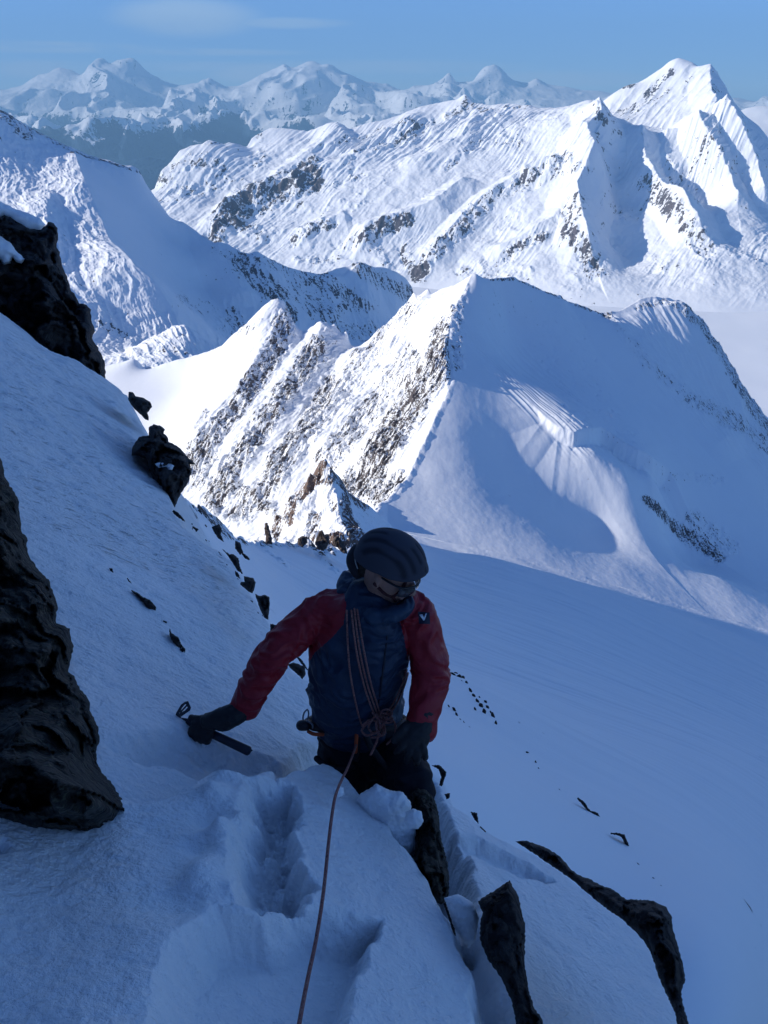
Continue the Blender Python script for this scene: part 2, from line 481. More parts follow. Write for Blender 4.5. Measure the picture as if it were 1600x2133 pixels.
    rock = paint(px, py, bands) * 0.86 + 0.28 * sstep(0.05, 0.6, fbm2(X / 420, Y / 420, 3, 41)) + 0.12 * np.exp(-np.clip(Yc - Y, 0, 9000) / 500)
    cl = np.clip(rock, 0, 1)
    pm = sstep(-0.25, 0.45, fbm2(X / 650, Y / 650, 3, 47))
    Z = Z + foot * (0.25 + 0.75 * k) * (fl * (2 + 10 * up + 8 * cl) + (12 + 22 * cl) * fbm2(X / 260, Y / 260, 7, 3, .57) + cl * 30 * (ridged2(X / 150, Y / 150, 5, 13) - .9) + up * (8 + 22 * pm) * (ridged2(ac / 52, dn / 700, 3, 17) - 1) + 5 * pm * (ridged2(ac / 40, dn / 260, 3, 18) - 1))
    finish('mountain_range', X, Y, Z, m, rock, ac, dn)
    # the high pyramid at its right end
    crest = [(1150, 260, 8900), (1240, 224, 8900), (1262, 206, 8900), (1285, 190, 8900), (1300, 180, 8950), (1312, 176, 8950), (1330, 172, 9000), (1348, 162, 9000), (1365, 150, 9000), (1380, 140, 9000), (1396, 127, 9000), (1412, 121, 9000), (1428, 124, 9000), (1442, 130, 9000), (1458, 142, 9000), (1475, 149, 8950), (1488, 160, 9000), (1500, 176, 9000), (1515, 196, 9000), (1530, 214, 9000), (1552, 240, 9000), (1580, 262, 9000), (1610, 300, 9000), (1700, 400, 8900), (1900, 560, 8900)]
    pts = [(1255, 260, 8300), (1330, 275, 8100), (1390, 275, 8000), (1430, 250, 8050), (1330, 230, 8500), (1400, 190, 8650), (1475, 215, 8250), (1472, 178, 8650), (1490, 240, 8000), (1535, 260, 8350), (1560, 320, 8000), (1620, 380, 8100), (1400, 330, 7700), (1250, 330, 7900)]
    A = Mountain(crest, pts, 0.9, 0.03)
    A.add_rib([(1476, 152), (1474, 180), (1478, 215), (1492, 245)], 120, 420, 200, 7300, 9100, pw=1.2)
    X, Y = patch_grid(0.18, 0.78, 620, 7500, 9700, 420)
    Z = A.eval(X, Y)
    Yc = np.interp(X / Y, A.cu, A.cY); k = sstep(0, 300, Yc - Y)
    ac, dn = flow_of(X, Y, 228, 45, 900, 15)
    Z = Z + (0.2 + 0.8 * k) * (14 * fbm2(X / 300, Y / 300, 5, 33) + 12 * (ridged2(ac / 110, dn / 600, 4, 19) - 1))
    px, py = proj(np.stack([X, Y, Z], -1))
    rock = paint(px, py, [([(1400, 150), (1370, 175), (1345, 200)], 10, .95), ([(1380, 195), (1330, 230), (1290, 245)], 24, .5), ([(1300, 182), (1320, 178)], 6, .8), ([(1440, 160), (1420, 182)], 6, .5), ([(1480, 160), (1510, 215)], 14, .45)])
    finish('high_peak', X, Y, Z, m, rock, ac, dn)
    # pale snow dome further back, right edge
    crest = [(1480, 260, 15000), (1530, 236, 15000), (1555, 226, 15000), (1575, 221, 15000), (1600, 220, 15000), (1650, 224, 15000), (1760, 250, 15000), (1900, 300, 15000)]
    D = Mountain(crest, [(1500, 320, 13500), (1600, 320, 13500), (1700, 330, 13500), (1850, 400, 13500)], 0.5, 0.05)
    X, Y = patch_grid(0.4, 0.7, 160, 13000, 16500, 120)
    Z = D.base(X, Y) + 25 * fbm2(X / 900, Y / 900, 4, 3)
    finish('distant_snow_dome', X, Y, Z, m, 0 * X, X, Y)

# ---- flat glacier below the range
def build_glacier():
    m = alpine_material('glacier_snow', 60, bump_d=0.03, bias=-0.6)
    X, Y = patch_grid(-0.5, 1.3, 360, 1500, 9200, 300)
    Z = -1300 + 14 * fbm2(X / 1500, Y / 1500, 4, 9) - 0.0 * X
    finish('glacier', X, Y, Z, m, 0 * X, X, Y)

# ---- great ridge on the left, 1.2 to 3 km
def build_left():
    m = alpine_material('left_ridge_snow', 13, (0.075, 0.066, 0.075), (0.15, 0.14, 0.15), 0.35, -0.13, 0.8)
    crest = [(-300, 120, 2800), (-120, 190, 2850), (-60, 212, 2850), (0, 229, 2900), (18, 236, 2900), (38, 250, 2900), (55, 262, 2950), (80, 275, 2950), (110, 291, 3000), (150, 311, 3000), (190, 329, 3000), (230, 338, 3000), (262, 348, 3000), (290, 358, 3000), (305, 385, 3000), (330, 420, 3000), (345, 441, 3000), (356, 455, 3000), (380, 462, 2980), (410, 482, 2950), (450, 509, 2850), (485, 521, 2800), (520, 530, 2780), (533, 525, 2780),
             (560, 540, 2790), (600, 556, 2800), (640, 568, 2840), (662, 574, 2860), (680, 570, 2880), (700, 560, 2900), (720, 556, 2920), (742, 548, 2940), (780, 556, 3000), (820, 566, 3050), (845, 580, 3080), (858, 598, 3100), (866, 625, 3100), (880, 700, 3050), (1000, 900, 3000)]
    pts = [(165, 370, 2750), (190, 430, 2500), (250, 560, 2050), (330, 640, 1850), (400, 740, 1560), (404, 558, 2635), (340, 500, 2760), (300, 430, 2850),
           (50, 500, 2020), (0, 400, 2400), (-150, 420, 2300), (200, 650, 1700), (250, 740, 1480), (90, 420, 2380), (0, 700, 1520), (-150, 700, 1450), (60, 330, 2680),
           (470, 600, 2600), (500, 650, 2480), (600, 620, 2650), (600, 700, 2480), (700, 650, 2740), (760, 720, 2600), (800, 620, 2930), (480, 720, 2200), (430, 600, 2600), (420, 650, 2400), (420, 800, 1600), (600, 800, 2150), (860, 760, 2650)]
    M = Mountain(crest, pts, 1.0, 0.03)
    f = (1100, 3100)
    M.add_rib([(150, 318), (168, 370), (190, 430), (220, 500), (250, 560), (290, 605), (330, 640), (370, 700), (402, 742)], 62, 330, 130, *f, pw=1.1)
    M.add_rib([(450, 512), (470, 560), (500, 600), (520, 640)], 26, 90, 110, *f)
    M.add_rib([(533, 528), (560, 580), (590, 640), (600, 690)], 26, 90, 110, *f)
    M.add_rib([(680, 574), (690, 620), (700, 680)], 30, 90, 90, *f)
    M.add_rib([(745, 552), (765, 600), (770, 650)], 34, 100, 100, *f)
    M.add_rib([(820, 568), (830, 620), (820, 660)], 30, 90, 90, *f)
    M.add_rib([(118, 400), (100, 450), (110, 520), (60, 560)], 24, 90, 90, *f)
    X, Y = patch_grid(-0.62, 0.12, nq(1000), 1250, 3200, nq(900))
    Z = M.eval(X, Y)
    Yc = np.interp(X / Y, M.cu, M.cY); k = sstep(0, 90, Yc - Y)
    px, py = proj(np.stack([X, Y, Z], -1))
    ac, dn = flow_of(X, Y, -65, 30, 250, 25)
    # smooth shaded face between the two buttresses
    sm = 1 - 0.85 * (1 - sstep(-25, 35, poly_sd(px, py, [(160, 330), (300, 370), (330, 430), (440, 520), (470, 600), (430, 680), (350, 640), (260, 540), (200, 440)])))
    rough = 5 * fbm2(X / 90, Y / 90, 7, 53, .6) + 2.6 * (ridged2(ac / 26, dn / 150, 4, 61) - 1.0)
    Z = Z + (0.15 + 0.85 * k) * sm * rough + 1.2 * fbm2(X / 30, Y / 30, 3, 5) * sm
    bands = [([(0, 235), (30, 255), (60, 280)], 16, .8), ([(60, 265), (150, 316), (240, 342), (300, 362)], 4, .8), ([(500, 545), (540, 580), (580, 620), (600, 660), (560, 680)], 30, .85), ([(560, 545), (640, 575), (720, 640)], 22, .65), ([(620, 600), (720, 690), (820, 700)], 34, .6),
             ([(670, 575), (700, 600), (760, 640)], 22, .75), ([(745, 552), (800, 590), (850, 610)], 22, .65), ([(480, 650), (500, 690)], 22, .7), ([(380, 625), (460, 650), (490, 700)], 22, .45), ([(210, 680), (260, 700)], 14, .6), ([(300, 715), (350, 725), (400, 745)], 16, .55), ([(330, 690), (380, 700)], 12, .4),
             ([(440, 520), (560, 545)], 10, .6), ([(0, 290), (60, 330), (20, 400)], 26, .25), ([(130, 500), (160, 560), (240, 640)], 40, .18), ([(480, 560), (440, 600), (470, 620)], 14, .3)]
    rock = paint(px, py, bands)
    finish('left_ridge', X, Y, Z, m, rock, ac, dn)

# ---- the sharp ridge in the middle, 300 to 950 m
def build_near_ridge():
    m = alpine_material('near_ridge_snow', 2.1, (0.078, 0.068, 0.07), (0.18, 0.158, 0.155), 0.55, -0.14, 0.9)
    west_crest = [(60, 800, 900), (150, 778, 890), (222, 762, 880), (262, 752, 880), (280, 748, 880), (292, 757, 880), (300, 765, 880), (330, 762, 875), (360, 752, 870), (400, 742, 865), (430, 733, 860), (470, 716, 850), (482, 702, 845), (492, 692, 842), (500, 690, 840), (512, 686, 838), (525, 683, 835), (538, 676, 830), (543, 666, 826), (553, 668, 822), (562, 664, 818), (572, 656, 812), (582, 648, 806), (590, 644, 802), (595, 637, 800), (598, 650, 800), (606, 660, 798), (612, 676, 796), (622, 692, 793), (635, 708, 790), (645, 705, 788), (655, 697, 785), (664, 690, 783), (674, 684, 780), (682, 682, 778), (690, 688, 776), (697, 684, 774), (704, 692, 772), (712, 700, 770), (718, 698, 768), (723, 695, 767), (727, 712, 766),
                  (733, 722, 765), (750, 722, 762), (765, 713, 760), (778, 700, 756), (795, 684, 752), (806, 676, 748), (815, 664, 745), (826, 655, 741), (834, 643, 738), (846, 634, 734), (855, 622, 731), (862, 612, 729), (868, 616, 727), (880, 612, 725), (893, 603, 722), (898, 612, 720), (910, 608, 718), (930, 600, 714), (950, 592, 710), (968, 582, 705), (980, 574, 701), (986, 569, 700),
                  (995, 572, 701), (1005, 578, 702), (1020, 580, 706), (1040, 579, 715), (1060, 576, 722), (1072, 577, 726), (1085, 584, 730), (1105, 592, 735), (1130, 604, 742), (1150, 611, 748), (1170, 618, 754), (1172, 622, 755), (1200, 632, 765), (1230, 644, 772), (1245, 651, 776), (1262, 652, 780), (1275, 648, 785), (1290, 648, 790), (1305, 640, 796), (1320, 630, 803), (1335, 622, 810), (1350, 618, 815), (1370, 619, 820), (1395, 622, 828), (1410, 626, 833), (1430, 636, 840),
                  (1450, 652, 846), (1465, 668, 850), (1480, 690, 852), (1495, 712, 852), (1510, 735, 850), (1522, 755, 850), (1535, 778, 846), (1548, 800, 842), (1562, 822, 838), (1580, 845, 830), (1600, 872, 822), (1640, 930, 800), (1720, 1060, 770), (1850, 1250, 720), (2000, 1500, 650)]
    arete = [(986, 569, 700), (975, 590, 690), (958, 622, 670), (943, 650, 652), (936, 690, 630), (934, 725, 610), (938, 760, 590), (940, 790, 573), (930, 825, 556), (912, 860, 540), (895, 900, 522), (878, 935, 507), (860, 975, 490), (840, 1010, 472), (815, 1035, 458), (795, 1046, 450)]
    west = [(590, 700, 770), (520, 760, 740), (470, 800, 740), (400, 800, 800), (300, 830, 790), (400, 900, 690), (300, 950, 690), (400, 1020, 620), (450, 1070, 575), (520, 1110, 540), (600, 1130, 500), (690, 800, 705), (640, 900, 640), (560, 1000, 595), (780, 800, 672), (720, 950, 580), (680, 1060, 520), (850, 750, 660), (830, 850, 600), (800, 950, 540), (150, 1000, 640), (740, 1090, 465), (100, 850, 780)]
    east = [(1050, 640, 705), (1050, 720, 668), (1000, 720, 632), (1010, 800, 584), (960, 900, 530), (900, 990, 486), (1100, 800, 608), (1180, 720, 700), (1180, 880, 563), (1290, 800, 690), (1230, 925, 548), (1370, 985, 562), (1310, 1000, 535), (1290, 930, 572), (1400, 900, 660), (1450, 800, 760), (1500, 900, 720), (1550, 1000, 655), (1450, 1000, 615), (1060, 950, 530), (1150, 1000, 522), (1250, 1080, 510), (1400, 1120, 545), (1530, 1160, 555), (1000, 1090, 452), (1150, 1140, 450), (1300, 1180, 456), (1450, 1235, 450), (1600, 1290, 441), (1750, 1345, 434), (1500, 1200, 492), (1600, 1230, 512), (1740, 1300, 490), (1600, 1100, 610), (1700, 1200, 580)]
    W = Mountain(west_crest, west + arete, 1.2, 0.012)
    E_ = Mountain(west_crest, east + arete, 1.2, 0.012)
    du = np.linspace(W.cu[0], W.cu[-1], 900)
    jit = (0.7 + 2.6 * sstep(0.36, 0.44, du)) * fbm2(du * 70, du * 0 + 2, 5, 181, .6)
    for M_ in (W, E_):
        q = [np.interp(du, M_.cu, a) for a in (M_.cY, M_.cz, M_.corr)]
        M_.cu, M_.cY, M_.cz, M_.corr = du, q[0], q[1] + jit, q[2] + jit
    ap = unproj([a[0] for a in arete], [a[1] for a in arete], [a[2] for a in arete])
    f = (380, 900)
    for R, h, w in (([(595, 640), (590, 690), (560, 745), (520, 805), (475, 860), (420, 925), (390, 985)], 17, 46), ([(690, 686), (668, 730), (630, 780), (580, 850), (530, 910), (480, 990), (450, 1050)], 16, 44),
                    ([(735, 724), (745, 780), (700, 850), (640, 920), (580, 990), (520, 1075)], 13, 40), ([(862, 615), (850, 680), (810, 750), (760, 820), (700, 900), (640, 980)], 13, 42), ([(936, 690), (900, 780), (850, 850), (790, 940), (740, 1010)], 11, 36), ([(800, 690), (770, 760), (720, 830)], 8, 26)):
        W.add_rib(R, h, w, w, *f, pw=0.9)
    E_.add_rib([(1262, 655), (1300, 720), (1380, 790), (1460, 870), (1540, 960)], 10, 60, 50, *f)
    E_.add_rib([(1410, 628), (1440, 700), (1500, 780), (1560, 860)], 12, 45, 45, *f)
    X, Y = patch_grid(-0.62, 1.08, nq(1500), 425, 900, nq(1000))
    zw, ze = W.eval(X, Y), E_.eval(X, Y)
    ax = np.interp(Y, ap[::-1, 1], ap[::-1, 0])
    px0, py0 = proj(np.stack([X, Y, np.where(X < ax, zw, ze)], -1))
    # relief, west = rocky and fluted, east = smooth wind-packed snow
    acw, dnw = flow_of(X, Y, 222, 5, 60, 95)
    rw = 3.2 * fbm2(X / 26, Y / 26, 7, 101, 0.6) + 2.3 * (ridged2(acw / 11, dnw / 46, 4, 107) - 1) + 1.5 * (ridged2(acw / 3.4, dnw / 13, 4, 111, .6) - 1)
    px, py = px0, py0
    bandsW = [([(587, 670), (585, 700), (562, 745), (525, 800), (498, 845), (452, 895), (412, 935), (395, 985)], 27, .78), ([(660, 725), (625, 780), (575, 840), (530, 910), (480, 975), (445, 1045)], 30, .8), ([(690, 800), (640, 880), (585, 950), (540, 1030), (490, 1070)], 26, .75),
              ([(745, 745), (700, 830), (650, 900), (600, 960), (560, 1020), (510, 1075)], 22, .6), ([(850, 640), (820, 700), (760, 770), (720, 830)], 24, .5), ([(930, 700), (915, 760), (880, 800), (850, 850), (790, 940), (760, 1010)], 42, .9), ([(860, 740), (800, 820), (730, 900), (680, 960)], 34, .62), ([(820, 900), (760, 980), (700, 1040)], 34, .7), ([(830, 1000), (780, 1040)], 22, .85), ([(945, 650), (930, 690)], 12, .8),
              ([(868, 620), (840, 640), (800, 690), (760, 740)], 14, .6), ([(690, 690), (680, 760)], 16, .35), ([(540, 670), (500, 695)], 8, .5), ([(425, 860), (400, 890)], 12, .8), ([(470, 1000), (560, 1060)], 20, .75), ([(390, 890), (400, 1000)], 14, .6), ([(440, 940), (410, 1010)], 22, .6), ([(595, 645), (606, 680), (612, 700)], 9, .55)]
    smW = paint(px, py, bandsW) * 0.92
    snowshoulder = 1 - sstep(-20, 20, poly_sd(px, py, [(100, 700), (480, 690), (500, 760), (430, 850), (375, 950), (200, 1100), (0, 1000)]))
    zw = zw + rw * (0.34 + 1.2 * np.clip(smW * 1.3, 0, 1)) * (1 - 0.93 * snowshoulder)
    bandsE = [([(960, 610), (955, 650), (950, 700), (955, 760)], 16, .5), ([(1020, 582), (1075, 580), (1150, 612), (1230, 645)], 5, .75), ([(1245, 640), (1268, 655)], 12, .95), ([(1330, 640), (1380, 625), (1420, 640)], 8, .7), ([(1425, 640), (1470, 680), (1520, 760), (1560, 830), (1600, 900)], 16, .7),
              ([(1320, 720), (1350, 760), (1420, 810)], 16, .42), ([(1440, 830), (1540, 880), (1600, 930)], 22, .55), ([(1350, 1025), (1390, 1055), (1430, 1100), (1460, 1130), (1500, 1160)], 15, .85), ([(1400, 990), (1500, 1000)], 12, .35), ([(1440, 1080), (1520, 1140)], 26, .5), ([(1270, 660), (1330, 740)], 10, .4), ([(1500, 880), (1560, 900)], 10, .6)]
    rockE = paint(px, py, bandsE)
    acE, dnE = flow_of(X, Y, -45, 4, 80, 131)
    re = 0.6 * fbm2(X / 90, Y / 90, 3, 121) + rockE * (2.6 * fbm2(X / 9, Y / 9, 5, 128, .6)) + 0.12 * fbm2(X / 9, Y / 9, 3, 127)
    fan = 1 - sstep(-20, 30, poly_sd(px, py, [(975, 700), (1010, 660), (1180, 800), (1260, 900), (1200, 930), (1150, 880), (1080, 840)]))
    re = re + fan * 0.9 * (ridged2(acE / 5.5, dnE / 160, 2, 133) - 1)
    rr = 1 - sstep(-20, 20, poly_sd(px, py, [(1270, 660), (1340, 620), (1430, 640), (1600, 880), (1600, 1000), (1420, 850), (1330, 760)]))
    re = re + rr * (1.3 * (ridged2(acE / 9, dnE / 50, 4, 137) - 1) + 0.4 * fbm2(X / 12, Y / 12, 4, 138))
    ze = ze + re
    # bergschrund: the upper face breaks off along a jagged lip above the basin
    lip = tracepl(E_.base, [(1110, 838), (1135, 868), (1165, 890), (1195, 900), (1225, 892), (1252, 888), (1272, 900), (1300, 920), (1330, 935), (1358, 952), (1392, 974)], *f)
    lx, ly = lip[:, 0], lip[:, 1]
    d, S, side, t = seg_dist(X, Y, lip)
    fade = np.clip(t * 5, 0, 1) * np.clip((1 - t) * 14, 0, 1)
    dd = np.where(side > 0, d, 0) + 0.7 * fbm2(X / 5, Y / 5, 3, 171)
    ze = ze - fade * (7 + 15 * t) * sstep(0, 4.5, dd) * np.exp(-np.clip(dd, 0, 999) / 38) * (1 + 0.35 * noise2(S / 14, S * 0, 172))
    on_w = X < ax
    blend = np.clip(np.abs(X - ax) / 4, 0, 1)
    # roof of the two faces: west surface left of the arete, east surface right of it
    z0 = np.where(on_w, zw, ze)
    crestz = np.interp(Y, ap[::-1, 1], ap[::-1, 2]) + 1.3 * fbm2(X / 9, Y / 9, 4, 151)
    far = Y > 700
    Z = np.where(far, np.where(X < ap[0, 0] + (Y - 700) * 0.3, zw, ze), z0 * blend + crestz * (1 - blend))
    Yc = np.interp(X / Y, W.cu, W.cY); zc = np.interp(X / Y, W.cu, W.cz)
    kk = sstep(0, 16, Yc - Y)
    corr = np.where(Y <= Yc, Z, Z)
    zb = np.where(on_w, W.base(X, Y), E_.base(X, Y))
    Z = np.where(Y <= Yc, zb + (Z - zb) * (0.4 + 0.6 * kk), zc - 1.25 * (Y - Yc))
    rock = np.where(on_w | (far & (X < ap[0, 0])), smW, rockE)
    rock = np.where(snowshoulder > .5, rock - 0.5, rock)
    ac = np.where(on_w, acw, acE); dn = np.where(on_w, dnw, dnE)
    finish('near_ridge', X, Y, Z, m, rock, ac, dn)
    return E_, m

# ================================================================== our own mountain
class LTPS:
    """smooth surface through traced points, worked out in (x/y, log y) so near and far share one scale"""
    def __init__(self, pts, k=2.2):
        P = np.array([unproj(*p) for p in pts]); self.k = k
        self.t = TPS(np.stack([P[:, 0] / P[:, 1] * k, np.log(P[:, 1]), P[:, 2] / P[:, 1]], -1))
    def __call__(self, X, Y):
        return self.t(X / Y * self.k, np.log(Y)) * Y

def snow_material(name, s, col=SNOW, streak=0.5, bumpd=0.02):
    m, nt, b = mat_new(name)
    fl = attr(nt, 'flow', True)
    tc = N(nt, 'ShaderNodeTexCoord').outputs['Object']
    n1 = noise(nt, mapping(nt, fl, (1 / s, 0.22 / s, 1)), 1.0, 4, 0.6, 0.4)
    n2 = noise(nt, mapping(nt, tc, (1 / s,) * 3), 2.2, 5, 0.65)
    n3 = noise(nt, mapping(nt, tc, (1 / s,) * 3), 0.12, 3, 0.5)
    L(nt, mixcol(nt, n3, tuple(c * 0.94 for c in col), col), b.inputs['Base Color'])
    b.inputs['Roughness'].default_value = 0.7
    b.inputs['Specular IOR Level'].default_value = 0.25
    pits = val(nt, 'MULTIPLY', maprange(nt, n1, 0.62, 0.72), -1.0)
    n4 = noise(nt, mapping(nt, fl, (3.1 / s, 0.8 / s, 1)), 1.0, 3, 0.6, 0.3)
    h = val(nt, 'ADD', val(nt, 'MULTIPLY', pits, streak), val(nt, 'MULTIPLY', n2, 0.55))
    h = val(nt, 'SUBTRACT', h, val(nt, 'MULTIPLY', maprange(nt, n4, 0.58, 0.70), 0.45 * streak))
    bump(nt, b, h, 1.0, bumpd)
    return m

R0 = [(330, 990, 22), (352, 1020, 34), (380, 1040, 52), (400, 1048, 64), (425, 1062, 80), (440, 1075, 92), (455, 1095, 104), (470, 1110, 118), (485, 1118, 132), (500, 1125, 146), (520, 1131, 160), (545, 1128, 175), (560, 1132, 182), (575, 1128, 188), (600, 1131, 198), (625, 1129, 206), (640, 1122, 212), (655, 1140, 218), (672, 1146, 224), (690, 1138, 232), (705, 1145, 240), (720, 1150, 250), (738, 1140, 275), (745, 1115, 300), (755, 1085, 330), (770, 1060, 375), (784, 1050, 420), (797, 1045, 450)]
BOWL = [(560, 1240, 58), (620, 1350, 28), (650, 1250, 92), (700, 1190, 175), (600, 1170, 142), (645, 1420, 14), (940, 1400, 46), (1000, 1480, 30), (1100, 1600, 22), (1300, 1780, 15), (1450, 2000, 10), (1500, 2200, 8), (950, 1600, 13), (1000, 1700, 11), (1200, 1500, 58), (1500, 1600, 62), (1650, 1850, 34), (1620, 2140, 13),
        (1000, 1300, 190), (1200, 1320, 245), (1400, 1380, 270), (1620, 1480, 250), (850, 1120, 395), (900, 1200, 290), (1000, 1110, 440), (1150, 1165, 425), (1300, 1210, 425), (1450, 1270, 425), (1620, 1340, 425), (1850, 1500, 400), (1850, 2000, 40), (1250, 2600, 4.5), (700, 1800, 6), (600, 1520, 7.5), (450, 1360, 10), (390, 1240, 14), (350, 1120, 19), (250, 1100, 12)]

def build_bowl(E_):
    m = alpine_material('bowl_snow', 1.6, (0.06, 0.05, 0.05), (0.14, 0.12, 0.11), 0.3, -0.2, 0.6)
    T = LTPS(BOWL + R0)
    rp = unproj([a[0] for a in R0], [a[1] for a in R0], [a[2] for a in R0])
    U = np.linspace(-0.62, 1.08, nq(1500)); 
    Yv = np.concatenate([np.geomspace(7.5, 425, nq(1150))])
    U, Y = np.meshgrid(U, Yv); X = U * Y
    z = T(X, Y)
    w = sstep(385, 425, Y)
    ze = E_.base(X, Y)
    rx = np.interp(Y, rp[:, 1], rp[:, 0]); rz = np.interp(Y, rp[:, 1], rp[:, 2])
    right = X > rx
    z = z * (1 - w) + ze * w
    d = np.abs(X - rx)
    sc = Y / 100
    rough = sc * (0.55 * fbm2(X / (14 * sc), Y / 14 / sc, 4, 201))
    # wind-packed long waves running down to the right
    ac, dn = flow_of(X, Y, -20, 3, 60, 203)
    rough = (0.7 * fbm2(ac / 14, dn / 90, 5, 205) + 0.22 * fbm2(ac / 3.5, dn / 26, 4, 206)) * np.clip(Y / 110, 0.04, 1)
    px, py = proj(np.stack([X, Y, z], -1))
    bands = [([(500, 1128), (560, 1136), (640, 1135), (700, 1155)], 7, .8), ([(640, 1120), (680, 1150), (700, 1130)], 10, .95), ([(540, 1140), (580, 1165), (600, 1180)], 5, .5), ([(660, 1150), (700, 1190)], 8, .6), ([(400, 1050), (440, 1085), (480, 1120)], 9, .95), ([(380, 1040), (410, 1080)], 6, .7)]
    rock = paint(px, py, bands)
    zl = np.minimum(rz + rough - 0.95 * d, z * 0 + 1e9)
    zcr = T(rx, Y) * (1 - w) + E_.base(rx, Y) * w
    z = np.where(right, z + rough * (1 - np.exp(-d / 8)), zcr + rough - 0.95 * d)
    z = z + rock * np.clip(Y / 150, .1, 1) * 1.6 * fbm2(X / 5, Y / 5, 5, 210, .6)
    # wind lip on the lit strip
    finish('snow_bowl', X, Y, z, m, rock, ac, dn)
    return T

def build_knoll():
    m = alpine_material('knoll_snow', 1.1, (0.09, 0.06, 0.05), (0.27, 0.19, 0.155), 0.5, -0.08, 1.0)
    crest = [(380, 1200, 300), (440, 1118, 300), (480, 1118, 300), (530, 1116, 298), (548, 1105, 296), (560, 1092, 295), (575, 1082, 294), (585, 1062, 293), (597, 1048, 292), (606, 1030, 292), (620, 1020, 291), (632, 1008, 290), (645, 1002, 290), (655, 985, 290), (662, 972, 290), (670, 962, 290), (680, 968, 290), (688, 985, 291), (700, 998, 292), (712, 1006, 295), (722, 1020, 300), (738, 1034, 308), (750, 1042, 318), (765, 1050, 335), (780, 1062, 345), (800, 1080, 350), (840, 1120, 350)]
    pts = [(690, 1020, 284), (700, 1060, 272), (708, 1100, 262), (722, 1135, 252), (740, 1165, 244), (640, 1060, 274), (600, 1090, 272), (560, 1115, 272), (600, 1130, 258), (650, 1120, 256), (680, 1145, 246), (500, 1140, 270), (450, 1170, 270), (745, 1090, 290), (770, 1110, 295), (760, 1060, 318), (800, 1140, 290)]
    K = Mountain(crest, pts, 1.3, 0.01)
    f = (225, 360)
    K.add_rib([(672, 964), (690, 1000), (700, 1050), (708, 1100), (724, 1138), (742, 1166)], 7, 14, 9, *f)
    K.add_rib([(655, 990), (640, 1030), (620, 1070), (600, 1100)], 4, 7, 7, *f)
    K.add_rib([(606, 1032), (585, 1070), (570, 1105)], 3, 6, 6, *f)
    X, Y = patch_grid(-0.33, 0.02, nq(700), 236, 370, nq(700))
    Z = K.eval(X, Y)
    Yc = np.interp(X / Y, K.cu, K.cY); k = sstep(0, 8, Yc - Y)
    px, py = proj(np.stack([X, Y, Z], -1))
    ac, dn = flow_of(X, Y, 230, 2, 20, 225)
    bands = [([(670, 965), (645, 1010), (660, 985)], 14, 1.0), ([(690, 985), (735, 1035), (760, 1055)], 12, .7), ([(640, 1010), (610, 1045), (600, 1080)], 14, .8), ([(690, 1030), (700, 1070)], 8, .4), ([(655, 1080), (648, 1120)], 16, .55), ([(580, 1080), (575, 1110)], 12, .8), ([(718, 1040), (725, 1080), (740, 1130), (750, 1160)], 14, .8), ([(735, 1090), (760, 1130)], 12, .7), ([(670, 1140), (700, 1120), (720, 1130)], 13, .9), ([(555, 1100), (560, 1120)], 7, .9), ([(650, 1000), (690, 1010)], 9, .9)]
    rock = paint(px, py, bands)
    Z = Z + (0.3 + 0.7 * k) * (0.4 + np.clip(rock, 0, 1)) * (2.2 * fbm2(X / 9, Y / 9, 6, 231, .58) + 1.3 * (ridged2(ac / 4, dn / 13, 4, 237) - 1))
    finish('rocky_knoll', X, Y, Z, m, rock, ac, dn)

# the high flank we are standing under: out of the picture on the left, it throws the big shadow
def build_massif():
    m = alpine_material('massif_snow', 6, bias=0.0)
    xs = np.linspace(-620, -12, 220); ys = np.linspace(-160, 470, 240)
    X, Y = np.meshgrid(xs, ys)
    top = 28 + 60 * sstep(-60, -400, X) + 14 * fbm2(X / 60, Y / 60, 5, 301)
    north = 398 + 9 * fbm2(X / 40, X * 0, 4, 305)
    # falls away to the east edge of the frame (x/y = -0.66) and to the north
    east = -0.70 * Y - 14
    de = np.clip(X - east, 0, None); dn = np.clip(Y - north, 0, None)
    low = sstep(105, 135, Y)
    Z = (top - 0.085 * np.clip(Y, 0, None)) * (1 - low) + (-230 + 7 * noise2(Y / 17, Y * 0, 309)) * low - 3.0 * de - 3.0 * dn - 0.15 * np.clip(-X - 450, 0, None)
    Z = Z + 3 * fbm2(X / 20, Y / 20, 4, 307)
    Z = np.maximum(Z, -420)
    finish('massif', X, Y, Z, m, 0 * X + .3, X, Y)

# ---- the foreground slope
PA, PB, PC = -0.70, -0.50, -1.55
def plane_hit(px, py):
    P = unproj(px, py, 1.0)
    h, u = P[..., 2], P[..., 0]
    return PC / (h - PA * u - PB)
def pl(pts):
    """photo pixels -> plan points on the mean foreground slope"""
    out = []
    for a, b in pts:
        y = plane_hit(a, b); p = unproj(a, b, y); out.append((p[0], p[1]))
    return np.array(out)
EDGE_PX = [(0, 640), (50, 672), (110, 712), (170, 742), (220, 775), (262, 812), (282, 850), (308, 900), (332, 960), (358, 1050), (385, 1085), (407, 1105), (440, 1128), (463, 1144), (482, 1163), (502, 1193), (528, 1235), (557, 1287), (572, 1332), (612, 1394), (645, 1412), (700, 1455), (780, 1520), (895, 1588), (925, 1612), (945, 1662), (985, 1690), (1015, 1716), (1075, 1752), (1150, 1792), (1195, 1828), (1262, 1868), (1310, 1905), (1355, 1950), (1378, 2010), (1400, 2070), (1420, 2140), (1440, 2260)]
EDGE = np.vstack([[(-70, 40), (-30, 24), (-13, 17)], pl(EDGE_PX)])
EDGE = np.vstack([EDGE, EDGE[-1] + (EDGE[-1] - EDGE[-2]) * 2.0])
EDGE_POLY = np.vstack([EDGE, [(EDGE[-1][0] + 1, -30), (-200, -200), (-400, 60), (-70, 41)]])
